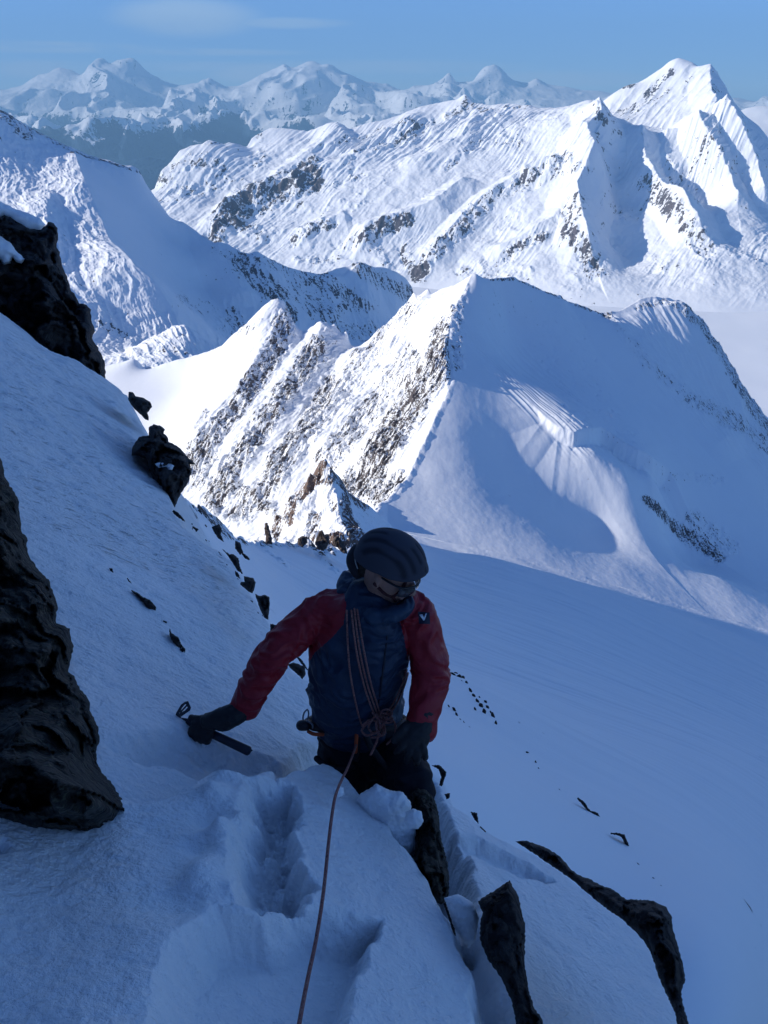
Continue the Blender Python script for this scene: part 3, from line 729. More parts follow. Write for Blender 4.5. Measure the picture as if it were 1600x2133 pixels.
def slope_z(X, Y):
    X = np.asarray(X, float); Y = np.asarray(Y, float)
    z = PA * X + PB * Y + PC
    z = z - 0.12 * np.clip(-X - 8, 0, None) * 0
    r = np.sqrt(X * X + Y * Y)
    d, S, side, t = seg_dist(X, Y, EDGE)
    # long rolling + wind marks
    z = z + 0.05 * np.clip(r / 4, 0, 2.5) * fbm2(X / 1.6, Y / 1.6, 4, 401)
    lm = sstep(1.85, 1.2, Y)
    def P(pts): return poly_sd(X, Y, pl(pts))
    wob = 0.014 * fbm2(X / 0.11, Y / 0.11, 4, 411)
    wob2 = 0.010 * fbm2(X / 0.05, Y / 0.05, 4, 412)
    # the near snow mass stands above the mean slope, its far rim towards the climber
    nm = P([(-600, 1640), (100, 1640), (250, 1672), (330, 1690), (400, 1668), (470, 1655), (520, 1690), (600, 1665), (700, 1652), (745, 1700), (800, 1770), (862, 1850), (900, 1905), (945, 1990), (985, 2070), (1010, 2150), (1040, 2600), (-600, 2600)]) + wob
    z = z + (0.05 + 0.19 * sstep(-0.75, -0.35, X)) * (1 - sstep(-0.07, 0.012, nm)) 
    # pit where the climber stands
    pit = P([(585, 1590), (640, 1625), (715, 1648), (760, 1702), (812, 1768), (872, 1846), (945, 1905), (1000, 1960), (985, 1800), (940, 1700), (905, 1615), (850, 1575), (700, 1535), (620, 1550)]) + wob
    z = z - 0.52 * (1 - sstep(-0.14, 0.02, pit))
    # channel between the near mass and the right-hand snow rib
    ch = P([(880, 1850), (945, 1905), (1000, 1930), (1035, 2000), (1090, 2150), (1060, 2300), (1020, 2200), (985, 2080), (950, 1990), (905, 1910)]) + wob
    z = z - 0.24 * (1 - sstep(-0.07, 0.03, ch))
    # trodden hollow by the axe and behind the crest
    h1 = P([(230, 1555), (330, 1520), (430, 1535), (560, 1580), (650, 1600), (560, 1618), (400, 1610), (290, 1590)]) + wob * 2
    z = z - 0.12 * (1 - sstep(-0.07, 0.03, h1))
    h2 = P([(395, 1660), (430, 1632), (520, 1628), (560, 1645), (565, 1690), (545, 1720), (480, 1700), (440, 1680)]) + wob
    z = z - 0.17 * (1 - sstep(-0.045, 0.01, h2))
    h3 = P([(575, 1648), (655, 1652), (668, 1680), (640, 1700), (585, 1722)]) + wob
    z = z - 0.15 * (1 - sstep(-0.05, 0.01, h3))
    # deep footsteps down the middle
    tr = P([(520, 1722), (560, 1728), (625, 1735), (640, 1790), (625, 1860), (660, 1960), (640, 2010), (560, 2030), (515, 2010), (500, 1930), (498, 1870), (520, 1800)]) + wob
    z = z - 0.29 * (1 - sstep(-0.062, 0.010, tr)) * (0.62 + 0.38 * sstep(1780, 1960, proj(np.stack([X, Y, z], -1))[1]))
    inn = (1 - sstep(-0.02, 0.02, tr))
    z = z + inn * 0.04 * fbm2(X / 0.06, Y / 0.06, 4, 431)
    lo = P([(420, 2050), (480, 2015), (560, 2040), (640, 2012), (700, 2008), (760, 2018), (806, 2022), (775, 2080), (745, 2160), (720, 2400), (330, 2400), (380, 2110)]) + wob
    z = z - 0.15 * (1 - sstep(-0.05, 0.010, lo))
    # slumped lumps left of the footsteps
    for cx, cy, rr, hh in ((455, 1800, .07, -.05), (480, 1830, .04, .05), (430, 1860, .05, -.035), (400, 1900, .07, -.03), (440, 1930, .06, .04), (395, 1990, .08, -.03), (330, 1960, .10, -.02), (460, 1740, .05, .04), (485, 1700, .05, .03), (350, 1820, .09, -.02), (8, 1798, .025, -.03), (600, 1800, .03, .04), (570, 1850, .035, .05), (545, 1900, .03, .05), (600, 1960, .04, .06), (520, 1980, .03, .04)):
        q = pl([(cx, cy)])[0]
        z = z + hh * np.exp(-((X - q[0]) ** 2 + (Y - q[1]) ** 2) / (2 * (rr * .55) ** 2))
    # old track right of the rock
    tk = P([(945, 1722), (1000, 1738), (1060, 1770), (1120, 1805), (1155, 1830), (1140, 1838), (1080, 1822), (1010, 1790), (955, 1765)]) + wob
    z = z - 0.085 * (1 - sstep(-0.05, 0.012, tk))
    tk2 = P([(915, 1715), (950, 1722), (955, 1775), (920, 1790)]) + wob
    z = z - 0.14 * (1 - sstep(-0.05, 0.012, tk2))
    # edge roll and drop
    out = poly_sd(X, Y, EDGE_POLY) > 0
    dd = np.where(out, d, 0.0)
    sc = np.clip(r / 3, 0.6, 4)
    z = z - 0.04 * sc * np.exp(-np.where(out, 0, d) / (0.22 * sc)) ** 2
    z = z - 2.0 * dd - 0.8 * (1 - np.exp(-dd / (0.5 * sc)))
    # grain
    nr = np.clip(r / 2.5, 0.4, 3)
    z = z + 0.010 * fbm2(X / 0.16, Y / 0.16, 5, 441, .55) * nr + 0.35 * wob2
    return z

def build_slope():
    m = snow_material('foreground_snow', 0.042, streak=0.12, bumpd=0.022)
    m2 = snow_material('slope_snow', 0.05, streak=1.0, bumpd=0.030)
    for nm, a0, a1, na, r0, r1, nr, mm in (('foreground_snow', -62, 52, 1250, 0.62, 3.6, 1250, m), ('snow_slope', -118, 60, 1000, 3.6, 95, 900, m2)):
        az = np.radians(np.linspace(a0, a1, nq(na))); rr = np.geomspace(r0, r1, nq(nr))
        A, R = np.meshgrid(az, rr)
        X = R * np.sin(A); Y = R * np.cos(A)
        Z = slope_z(X, Y)
        ang = math.atan2(0.5, 0.7)
        ac, dn = flow_of(X, Y, math.degrees(ang), 0.03, 0.6, 451)
        V = np.stack([X, Y, Z], -1).reshape(-1, 3)
        o = mesh_np(nm, V, grid_faces(X.shape[1], X.shape[0]), mm, None, {'flow': np.stack([ac, dn, 0 * dn], -1).reshape(-1, 3)})
        tag(o, kind='structure')

# ---- the air
def build_haze():
    x0, x1, y0, y1, z0, z1 = -60000, 60000, -900, 52000, -4600, 3300
    V = [(x, y, z) for x in (x0, x1) for y in (y0, y1) for z in (z0, z1)]
    Fc = np.array([(0, 1, 3, 2), (4, 6, 7, 5), (0, 4, 5, 1), (2, 3, 7, 6), (0, 2, 6, 4), (1, 5, 7, 3)])
    m = bpy.data.materials.new('haze'); m.use_nodes = True
    nt = m.node_tree; nt.nodes.remove(nt.nodes['Principled BSDF'])
    v = N(nt, 'ShaderNodeVolumePrincipled')
    v.inputs['Color'].default_value = (0.34, 0.67, 1.0, 1)
    v.inputs['Density'].default_value = 3.3e-5
    v.inputs['Anisotropy'].default_value = 0.0
    L(nt, v.outputs[0], nt.nodes['Material Output'].inputs['Volume'])
    m.cycles.homogeneous_volume = True
    o = mesh_np('haze', V, Fc, m, smooth=False)
    tag(o, kind='stuff')

# ---- sky tint and thin cloud
def build_sky():
    tc = N(wt, 'ShaderNodeTexCoord').outputs['Generated']
    tint = mixcol(wt, 1.0, sky.outputs[0], SKY_TINT, 'MULTIPLY')
    sep = N(wt, 'ShaderNodeSeparateXYZ'); L(wt, tc, sep.inputs[0])
    az = val(wt, 'DIVIDE', sep.outputs[0], sep.outputs[1]); el = sep.outputs[2]
    wv = mapping(wt, tc, (9, 9, 60), (0, 0.10, 0))
    n = noise(wt, wv, 1.0, 6, 0.62, 0.8)
    n2_ = noise(wt, mapping(wt, tc, (5, 5, 22), (0, 0.1, 0), (3, 1, 0)), 1.0, 5, 0.6, 0.5)
    tot = None
    for a, e, w, h, k in ((-0.225, 0.066, 0.09, 0.020, 1.0), (-0.11, 0.062, 0.075, 0.006, 0.8), (-0.40, 0.037, 0.17, 0.006, 0.9), (-0.22, 0.034, 0.15, 0.004, 0.6), (-0.14, 0.013, 0.07, 0.012, 1.0), (-0.02, 0.020, 0.2, 0.008, 0.5), (0.2, 0.008, 0.12, 0.009, 0.6), (-0.40, 0.016, 0.06, 0.010, 0.9), (-0.3, 0.02, 0.3, 0.006, .5)):
        dx = val(wt, 'MULTIPLY', val(wt, 'ADD', az, -a), 1 / w); dy = val(wt, 'MULTIPLY', val(wt, 'ADD', el, -e), 1 / h)
        r2 = val(wt, 'ADD', val(wt, 'MULTIPLY', dx, dx), val(wt, 'MULTIPLY', dy, dy))
        g = val(wt, 'MULTIPLY', maprange(wt, r2, 1.3, 0.0), k)
        tot = g if tot is None else val(wt, 'MAXIMUM', tot, g)
    front = maprange(wt, sep.outputs[1], 0.3, 0.5)
    c = val(wt, 'MULTIPLY', val(wt, 'MULTIPLY', tot, front), maprange(wt, val(wt, 'MULTIPLY', val(wt, 'ADD', n, n2_), 0.5), 0.30, 0.55))
    cc = mixcol(wt, c, tint, (4.2, 5.4, 6.9))
    L(wt, cc, bg.inputs[0])
SKY_TINT = (0.55, 0.75, 1.13)

# ================================================================== rocks
def rock_material(name, a, b_, s, patch=None):
    m, nt, b = mat_new(name)
    tc = N(nt, 'ShaderNodeTexCoord').outputs['Object']
    n1 = noise(nt, mapping(nt, tc, (1 / s,) * 3), 1.0, 6, 0.65, 0.5)
    n2 = noise(nt, mapping(nt, tc, (1 / s,) * 3), 4.0, 5, 0.6)
    vo = N(nt, 'ShaderNodeTexVoronoi', feature='DISTANCE_TO_EDGE')
    L(nt, mapping(nt, tc, (1.1 / s, 1.1 / s, 0.5 / s), (0.4, 0.5, 0.2)), vo.inputs['Vector']); vo.inputs['Scale'].default_value = 1.0
    c = mixcol(nt, maprange(nt, n1, 0.35, 0.68), a, b_)
    if patch: c = mixcol(nt, val(nt, 'MULTIPLY', maprange(nt, n2, 0.54, 0.66), 0.8), c, patch)
    L(nt, c, b.inputs['Base Color'])
    b.inputs['Roughness'].default_value = 0.85
    b.inputs['Specular IOR Level'].default_value = 0.25
    h = val(nt, 'ADD', val(nt, 'MULTIPLY', n1, 1.0), val(nt, 'MULTIPLY', maprange(nt, vo.outputs['Distance'], 0.0, 0.09), 0.25))
    h = val(nt, 'ADD', h, val(nt, 'MULTIPLY', n2, 0.35))
    bump(nt, b, h, 1.0, 0.55 * s)
    return m

def jag(poly, amp, n, seed, closed=True):
    """subdivide a traced outline and roughen it a little (photo pixels)"""
    rnd = np.random.RandomState(seed)
    P = np.array(poly, float); out = []
    for i in range(len(P)):
        a, b = P[i], P[(i + 1) % len(P)]
        l = np.hypot(*(b - a)); k = max(1, int(l / n))
        nrm = np.array([-(b - a)[1], (b - a)[0]]) / (l + 1e-9)
        for j in range(k):
            t = j / k
            o = 0 if j == 0 else rnd.uniform(-amp, amp)
            out.append(a + (b - a) * t + nrm * o)
    return np.array(out)

def solid(name, poly, zc, T, mat, parent=None, back=1.3, jagg=2.0, step=6.0, facet=0.35, seed=1, R=None, cell=1.0, soft=False):
    """a closed lump whose outline, seen from the camera spot, follows the traced outline, with real distance and thickness.
    zc: number or (z at mean, dz/dpx, dz/dpy)"""
    B = jag(poly, jagg, step * 1.2, seed) if jagg else jag(poly, 0, step * 1.2, seed)
    mn, mx = B.min(0), B.max(0)
    gx, gy = np.meshgrid(np.arange(mn[0], mx[0], step), np.arange(mn[1], mx[1], step * 0.87))
    gx = gx + (np.arange(gx.shape[0]) % 2)[:, None] * step / 2
    g = np.stack([gx.ravel(), gy.ravel()], -1)
    rnd = np.random.RandomState(seed + 5); g = g + rnd.uniform(-.2, .2, g.shape) * step
    sd = poly_sd(g[:, 0], g[:, 1], B)
    g = g[sd < -step * 0.45]
    pts = np.vstack([B, g]); nb = len(B)
    res = geometry.delaunay_2d_cdt([Vector(p) for p in pts], [(i, (i + 1) % nb) for i in range(nb)], [list(range(nb))], 1, 1e-6)
    v2 = np.array([tuple(v) for v in res[0]]); tri = [f for f in res[2] if len(f) == 3]
    d = -poly_sd(v2[:, 0], v2[:, 1], B); d[d < step * 0.2] = 0
    Rr = R or max(d.max(), 1e-6)
    q = np.clip(d / Rr, 0, 1); prof = np.sqrt(np.clip(1 - (1 - q) ** 2, 0, 1))
    c = B.mean(0)
    z0 = zc if isinstance(zc, (int, float)) else zc[0] + zc[1] * (v2[:, 0] - c[0]) + zc[2] * (v2[:, 1] - c[1])
    z0 = z0 + 0 * d
    def mk(sign, amp):
        zz = z0 + sign * T * amp * prof
        P = np.array([atc(a, b, z) for (a, b), z in zip(v2, zz)])
        sc = cell / T
        _, t1, idn = worley3(P * sc * 1.3 + 0.25 * fbm3(P * sc * 3, 2, seed)[:, None], seed)
        _, t2, _i = worley3(P * sc * 3.4, seed + 9)
        off = (0.0 if soft else 1.0) * (idn - 0.5) * facet * 0.7 + (0.0 if soft else 1.0) * facet * (1.5 * t1 + 0.55 * t2) + facet * (0.9 if soft else 0.4) * fbm3(P * sc * 2.2, 4, seed + 3) + facet * 0.25 * fbm3(P * sc * 8, 3, seed + 4)
        zz2 = zz - sign * 0 + T * off * np.clip(q * 3, 0, 1) * (-1)
        return np.array([atc(a, b, z) for (a, b), z in zip(v2, zz2)])
    Fv = mk(-1, 1.0); Bv = mk(+1, back)
    bd = d <= 0
    mapb = np.where(bd, np.arange(len(v2)), np.cumsum(~bd) - 1 + len(v2))
    V = np.vstack([Fv, Bv[~bd]]); V[:len(v2)][bd] = np.array([atc(a, b, z) for (a, b), z in zip(v2[bd], z0[bd])])
    tri = np.array(tri)
    # orientation: photo y points down, so flip to face the camera
    e1 = v2[tri[:, 1]] - v2[tri[:, 0]]; e2 = v2[tri[:, 2]] - v2[tri[:, 0]]
    cr = e1[:, 0] * e2[:, 1] - e1[:, 1] * e2[:, 0]
    front = np.where((cr > 0)[:, None], tri[:, ::-1], tri)
    backf = mapb[front[:, ::-1]]
    org = V.mean(0)
    o = mesh_np(name, V - org, np.vstack([front, backf]).astype(np.int32), mat, parent, smooth=True)
    o.location = Vector(org) - wloc(parent)
    return o

def ribbon_poly(pts, w):
    """thin outline round a polyline, half widths w"""
    P = np.array(pts, float); n = len(P); ww = w if isinstance(w, (list, tuple)) else [w] * n
    a, b = [], []
    for i in range(n):
        t = P[min(i + 1, n - 1)] - P[max(i - 1, 0)]; t = t / np.hypot(*t); nn = np.array([-t[1], t[0]])
        a.append(P[i] + nn * ww[i]); b.append(P[i] - nn * ww[i])
    return [tuple(p) for p in a + b[::-1]]

def build_rocks(TB):
    dark = rock_material('dark_rock', (0.014, 0.014, 0.013), (0.062, 0.055, 0.045), 0.10, (0.085, 0.088, 0.06))
    tower = rock_material('tower_rock', (0.022, 0.022, 0.026), (0.06, 0.055, 0.055), 0.9)
    brown = rock_material('brown_rock', (0.03, 0.028, 0.03), (0.075, 0.066, 0.062), 0.25)
    edge = rock_material('edge_rock', (0.02, 0.02, 0.022), (0.055, 0.045, 0.042), 0.12)
    capm = snow_material('cap_snow', 0.2, streak=0.1, bumpd=0.02)
    def zc_pl(px, py):
        y = float(plane_hit(px, py)); cy = (1066.5 - py) / F
        return y / (CT + cy * ST)
    big = solid('boulder', [(-140, 830), (-60, 880), (0, 953), (5, 962), (13, 998), (40, 1046), (42, 1079), (44, 1105), (58, 1126), (55, 1137), (60, 1156), (79, 1185), (102, 1207), (113, 1240), (119, 1258), (117, 1298), (146, 1309), (148, 1328), (154, 1346), (146, 1379), (142, 1399), (155, 1408), (161, 1426), (185, 1459), (190, 1485), (205, 1514), (208, 1540), (203, 1569), (205, 1591), (223, 1617), (241, 1642), (256, 1668), (268, 1692), (240, 1720), (176, 1740), (48, 1740), (-60, 1720), (-140, 1600)],
                (2.62, 0.0, -0.00165), 0.42, dark, back=1.5, jagg=2.2, step=4.4, facet=0.5, seed=11, R=150, cell=1.3)
    tag(big, 'big dark lichen-mottled boulder filling the left edge of the picture beside the near snow', 'rock')
    tw = empty('rock_tower', atc(100, 700, 15.2))
    solid('rock', [(-150, 380), (-60, 412), (0, 428), (25, 446), (60, 458), (92, 472), (100, 462), (112, 465), (120, 475), (121, 500), (118, 515), (125, 525), (128, 545), (140, 575), (146, 600), (158, 618), (165, 632), (180, 635), (190, 645), (190, 665), (196, 680), (198, 690), (192, 705), (200, 718), (210, 735), (218, 752), (221, 775), (216, 800), (150, 790), (60, 750), (-60, 700), (-150, 640)],
          (15.3, 0.002, -0.003), 1.5, tower, tw, back=1.2, jagg=2.2, step=5.0, facet=0.5, seed=21, R=75, cell=1.6)
    solid('snow_cap', [(-60, 404), (-20, 414), (0, 419), (30, 434), (60, 444), (85, 456), (96, 468), (86, 478), (62, 477), (44, 466), (30, 458), (22, 452), (10, 448), (0, 452), (-60, 440)], 13.75, 0.35, capm, tw, jagg=1, step=3.5, facet=0.2, soft=True, seed=22, back=2.5)
    solid('snow_cap', [(-60, 470), (-20, 484), (0, 491), (20, 504), (38, 527), (52, 539), (45, 549), (34, 546), (27, 536), (22, 549), (8, 552), (0, 541), (-60, 530)], 13.6, 0.3, capm, tw, jagg=1, step=3.5, facet=0.2, soft=True, seed=23, back=2.5)
    tag(tw, 'tall dark rock tower with snow caps at the upper left above the snow slope', 'rock')
    oc = empty('rock_outcrop', atc(345, 970, 7.4))
    solid('rock', [(310, 890), (320, 883), (333, 886), (344, 895), (341, 903), (349, 910), (351, 920), (368, 928), (380, 939), (388, 949), (409, 968), (396, 967), (399, 981), (393, 1004), (377, 1027), (365, 1056), (359, 1060), (346, 1050), (334, 1033), (333, 1020), (320, 1004), (315, 988), (308, 972), (307, 959), (290, 949), (274, 949), (277, 929), (290, 910), (310, 907)],
          (7.3, 0, -0.004), 0.42, brown, oc, back=1.3, jagg=1.0, step=3.0, facet=0.5, seed=31, cell=1.2)
    solid('snow_cap', [(322, 966), (335, 962), (352, 964), (363, 970), (358, 981), (350, 988), (346, 974), (330, 974)], 6.86, 0.05, capm, oc, jagg=0.6, step=2.2, facet=0.2, soft=True, seed=32, back=4)
    solid('snow_cap', [(332, 1020), (342, 1026), (350, 1040), (346, 1048), (338, 1036)], 6.78, 0.05, capm, oc, jagg=0.6, step=2.2, facet=0.2, soft=True, seed=33, back=4)
    tag(oc, 'large brown overhanging rock with a pointed beak at the edge of the left snow slope', 'rock')
    def R(poly, label, T=None, z=None, mat=edge, name='rock', step=None, group=None, seed=None, fn=slope_z, y0=1.0, y1=40, dz=0.0, jagg=0.7):
        P = np.array(poly, float); c = P.mean(0)
        if z is None:
            q = trace(fn, c[0], c[1], y0, y1); z = q[1] * CT - q[2] * ST
        w = min(np.ptp(P[:, 0]), np.ptp(P[:, 1])); area = 0.5 * abs(np.dot(P[:, 0], np.roll(P[:, 1], 1)) - np.dot(P[:, 1], np.roll(P[:, 0], 1)))
        ext = max(np.ptp(P[:, 0]), np.ptp(P[:, 1])); mw = area / ext
        T = T or max(mw * z / F * 0.8, 0.004)
        st = step or max(1.6, mw / 7)
        o = solid(name, poly, (z + dz) if not isinstance(z, tuple) else z, T, mat, jagg=min(jagg, mw * .12), step=st, facet=0.4, seed=seed or int(c[0] * 7 + c[1]), cell=0.8)
        return tag(o, label, 'rock', group)
    R([(268, 816), (277, 817), (282, 825), (300, 829), (313, 837), (317, 848), (307, 860), (310, 868), (310, 876), (303, 874), (295, 865), (281, 853), (273, 843), (267, 832)], 'small brown boulder standing alone just above the beaked rock on the slope edge', z=9.6, T=.35, mat=brown)
    R(ribbon_poly([(360, 1064), (370, 1072), (385, 1086)], [2.5, 4, 1]), 'dark rock sliver at the foot of the large beaked rock', z=6.1)
    R([(441, 1098), (455, 1092), (462, 1100), (460, 1112), (467, 1129), (455, 1122), (447, 1110)], 'dark jagged rock on the slope edge halfway between the beaked rock and the climber', z=5.9, T=.1)
    R([(490, 1126), (500, 1130), (507, 1152), (500, 1156), (490, 1143)], 'upright grey rock on the ridge crest above the rock chain', z=6.1, T=.07, mat=brown)
    R([(463, 1143), (478, 1155), (486, 1154), (497, 1163), (500, 1180), (506, 1196), (496, 1190), (488, 1178), (480, 1166)], 'long dark rock in the chain along the slope edge with a squared top block', z=4.9, T=.08)
    R([(489, 1189), (495, 1192), (501, 1206), (492, 1201)], 'tiny leaning rock just above the squat block of the rock chain', z=4.6)
    R([(508, 1200), (528, 1204), (533, 1213), (530, 1226), (526, 1236), (515, 1230), (500, 1217), (502, 1212), (510, 1212)], 'squat angular block in the rock chain above the climber\'s red sleeve', z=4.3, T=.08)
    R([(531, 1237), (541, 1241), (552, 1239), (561, 1243), (562, 1261), (559, 1291), (550, 1286), (541, 1267), (536, 1252)], 'tall notched grey rock at the slope edge left of the climber\'s elbow', z=4.0, T=.08, mat=brown)
    R([(563, 1299), (583, 1303), (582, 1315), (562, 1325)], 'dark rock just touching the outside of the climber\'s red sleeve', z=3.6, T=.05)
    R([(598, 1384), (612, 1380), (635, 1388), (637, 1404), (630, 1415), (618, 1403), (604, 1391)], 'pale brown rock showing between the climber\'s arm and jacket', z=3.35, T=.05, mat=brown)
    R(ribbon_poly([(617, 1366), (628, 1378), (641, 1396)], [1.5, 3, 1]), 'thin dark rock fin between the climber\'s arm and jacket', z=3.5)
    R(ribbon_poly([(401, 1097), (412, 1105)], [1.5, 3]), 'small flat rock chip below the beaked rock on the slope edge', z=5.4)
    R([(227, 1183), (234, 1184), (240, 1201), (233, 1195)], 'small dark rock alone high on the left snow slope', T=.02)
    R(ribbon_poly([(265, 1204), (271, 1214), (281, 1223)], [1, 2.2, .7]), 'thin dark rock edge showing through the left snow slope')
    R([(271, 1228), (287, 1235), (297, 1243), (313, 1250), (325, 1264), (327, 1281), (320, 1277), (307, 1274), (299, 1259), (290, 1245)], 'upper of the two bigger dark rocks poking from the left snow slope', T=.045, mat=brown)
    R([(338, 1292), (347, 1294), (349, 1299), (343, 1298)], 'tiny dark rock between the two bigger rocks on the left snow slope', T=.012)
    R([(353, 1307), (357, 1318), (372, 1328), (378, 1342), (386, 1352), (388, 1365), (397, 1379), (385, 1371), (370, 1357), (360, 1339), (353, 1323)], 'lower of the two bigger dark rocks poking from the left snow slope, long and curved', T=.035, mat=brown)
    # right of the climber
    r1 = solid('rock', [(852, 1655), (868, 1640), (890, 1645), (905, 1665), (915, 1700), (918, 1740), (925, 1770), (933, 1800), (936, 1840), (933, 1872), (918, 1884), (903, 1874), (888, 1862), (866, 1840), (848, 1822), (850, 1800), (862, 1786), (868, 1764), (872, 1738), (872, 1706), (858, 1690)], (2.52, 0.0004, -0.0009), 0.10, dark, jagg=1.6, step=3.2, facet=0.5, seed=51, cell=0.8, back=1.6)
    tag(r1, 'tall narrow lichen-covered rock standing right below the climber\'s knee', 'rock')
    sn = snow_material('lump_snow', 0.03, streak=0.1, bumpd=0.01)
    r2 = solid('rock', [(996, 1877), (1062, 1833), (1070, 1850), (1081, 1869), (1087, 1900), (1094, 1927), (1093, 2009), (1103, 2067), (1112, 2098), (1128, 2121), (1145, 2170), (1089, 2190), (1074, 2125), (1066, 2086), (1044, 2036), (1015, 1997), (1000, 1958), (1000, 1924), (1006, 1900)], (1.98, 0.0, -0.0009), 0.085, edge, jagg=1.5, step=3.6, facet=0.3, seed=52, cell=0.6, back=1.8)
    tag(r2, 'black rock with a sharp pointed top standing in the snow at the lower right', 'rock')
    r3 = solid('rock', [(1073, 1752), (1097, 1751), (1113, 1757), (1144, 1769), (1167, 1784), (1186, 1807), (1202, 1821), (1229, 1831), (1252, 1844), (1279, 1854), (1303, 1873), (1361, 1876), (1388, 1889), (1399, 1908), (1401, 1931), (1411, 1966), (1421, 2001), (1428, 2040), (1419, 2067), (1423, 2094), (1434, 2129), (1440, 2170), (1417, 2180), (1407, 2110), (1388, 2071), (1370, 2030), (1358, 1990), (1340, 1958), (1316, 1934), (1290, 1910), (1268, 1896), (1240, 1874), (1215, 1853), (1190, 1832), (1168, 1816), (1145, 1800), (1115, 1780), (1092, 1764)], (2.40, -0.0004, -0.0012), 0.09, brown, jagg=1.3, step=3.2, facet=0.5, seed=53, cell=0.8, back=1.6)
    tag(r3, 'long curving dark rock band bordering the near snow at the lower right', 'rock')
    R(ribbon_poly([(926, 1880), (938, 1905), (948, 1950)], [3, 6, 2]), 'narrow dark rock showing in the gap below the climber\'s knee rock', z=2.3, T=.03)
    R([(899, 1594), (915, 1593), (930, 1608), (928, 1618), (921, 1638), (915, 1636), (919, 1617), (913, 1602)], 'hooked dark rock in the snow just right of the climber\'s gloved hand', z=3.0, T=.03)
    R([(926, 1654), (938, 1652), (936, 1662), (930, 1665)], 'small grey stone under the hooked rock right of the climber', z=2.9, T=.02, mat=brown)
    R([(980, 1691), (994, 1693), (997, 1716), (988, 1707)], 'small triangular rock in the snow right of the knee rock', z=2.75, T=.02)
    R(ribbon_poly([(1000, 1722), (1012, 1733)], [1.3, 1.3]), 'tiny dark chip below the small triangular rock', z=2.65, T=.01)
    # rocks on the wide slope below and far to the right
    fb = lambda X, Y: TB(X, Y)
    def small(lst, label, group, fn=fb, y0=8):
        lst = sorted(lst, key=lambda q: q[1])
        ORD = 'topmost second third fourth fifth sixth seventh eighth ninth tenth eleventh twelfth thirteenth fourteenth fifteenth sixteenth seventeenth eighteenth nineteenth twentieth'.split()
        for k, (x, y, w, h, t) in enumerate(lst):
            rnd = random.Random(int(x * 3 + y)); n = 7
            pts = []
            for i in range(n):
                a = 2 * math.pi * i / n; q = rnd.uniform(.65, 1.15)
                ex, ey = math.cos(a) * w * q, math.sin(a) * h * q
                pts.append((x + ex * math.cos(t) - ey * math.sin(t), y + ex * math.sin(t) + ey * math.cos(t)))
            R(pts, ORD[k] + ' ' + label, fn=fn, y0=y0, y1=400, group=group, step=1.6, jagg=.3)
    t0 = 1.0
    small([(944, 1404, 7, 2.6, .5), (957, 1409, 7, 4.5, .5), (966, 1411, 5, 3, 1), (973, 1424, 8, 3.4, 1.2), (980, 1438, 7, 3.2, t0), (987, 1449, 7, 4, t0), (995, 1461, 8, 4.2, t0), (1002, 1470, 7, 4.5, t0), (1012, 1462, 5, 3, t0), (1016, 1473, 6, 3.2, t0), (1009, 1483, 10, 4.6, 1.5), (1027, 1490, 8, 4.2, 1.2), (1033, 1507, 9, 3.8, 1.5), (990, 1477, 5, 2.2, t0), (1022, 1483, 4, 2, 1), (950, 1402, 4, 2, .4), (963, 1420, 4, 1.8, 1), (999, 1452, 3, 1.6, 1)], 'small dark rock down the broken line right of the climber\'s elbow', 'broken line of rocks right of the climber\'s elbow')
    small([(935, 1471, 5, 2, t0), (946, 1478, 8, 3.4, t0), (951, 1488, 6, 2.8, t0), (960, 1500, 6, 1.8, t0), (968, 1507, 7, 2.0, t0), (979, 1517, 6, 1.8, t0)], 'little rock down the thin line beside the climber\'s forearm', 'thin line of rocks beside the climber\'s forearm')
    small([(1098, 1567, 4, 2.2, .3), (1117, 1591, 10, 2.6, 1.3), (1123, 1604, 8, 2.2, 1.2), (1134, 1610, 4, 1.2, .9), (1144, 1617, 6, 1.7, .9), (1158, 1634, 6, 1.2, 1.1), (1167, 1648, 7, 1.3, 1.1), (1055, 1583, 5, 1.1, .9), (1070, 1598, 5, 1.1, .9), (1330, 1800, 6, 1.0, .8), (1362, 1830, 5, 1.6, .8), (1378, 1846, 4, 1, .8)], 'faint rock splinter down the open slope towards the long dark fins', 'faint splinters on the open slope')
    small([(385, 1064, 5, 4, .8), (400, 1058, 7, 6, .8), (416, 1068, 7, 5, 1), (428, 1080, 6, 5, 1), (440, 1086, 5, 4, .8), (428, 1096, 4, 3, 1), (455, 1100, 4, 3, .9), (465, 1110, 4, 2.5, .6)], 'dark block down the skyline crest right of the beaked rock', 'blocks on the skyline crest')
    R(ribbon_poly([(1203, 1662), (1214, 1672), (1228, 1690), (1243, 1696), (1250, 1710), (1258, 1730)], [1.6, 3.4, 2.4, 3.8, 3.4, 1.4]), 'long thin dark fin on the slope far right of the climber', fn=fb, y0=8, y1=200)
    R(ribbon_poly([(1272, 1736), (1285, 1737), (1298, 1741), (1306, 1758), (1311, 1778), (1313, 1790)], [1.6, 2.6, 4.4, 3.2, 3.6, 6]), 'bent dark fin at the lower end of the far right rock line', fn=fb, y0=8, y1=200)
    rnd = random.Random(9); lst = []
    cur = [(404, 1090), (420, 1104), (436, 1118), (452, 1134), (470, 1150), (484, 1172), (498, 1200), (512, 1228), (528, 1250), (545, 1282)]
    for (x, y) in cur:
        for k in range(2):
            lst.append((x + rnd.uniform(-13, 6), y + rnd.uniform(-6, 14), rnd.uniform(1.8, 5.0), rnd.uniform(1.2, 2.4), rnd.uniform(.6, 1.3)))
    small(lst, 'small dark stone down the broken rock edge of the left snow slope', 'stones along the broken rock edge', fn=slope_z, y0=2)
    R(ribbon_poly([(505, 1153), (512, 1160), (520, 1166)], [2, 3.5, 2]), 'small dark rock at the foot of the upright grey rock on the crest', z=6.0, T=.03)
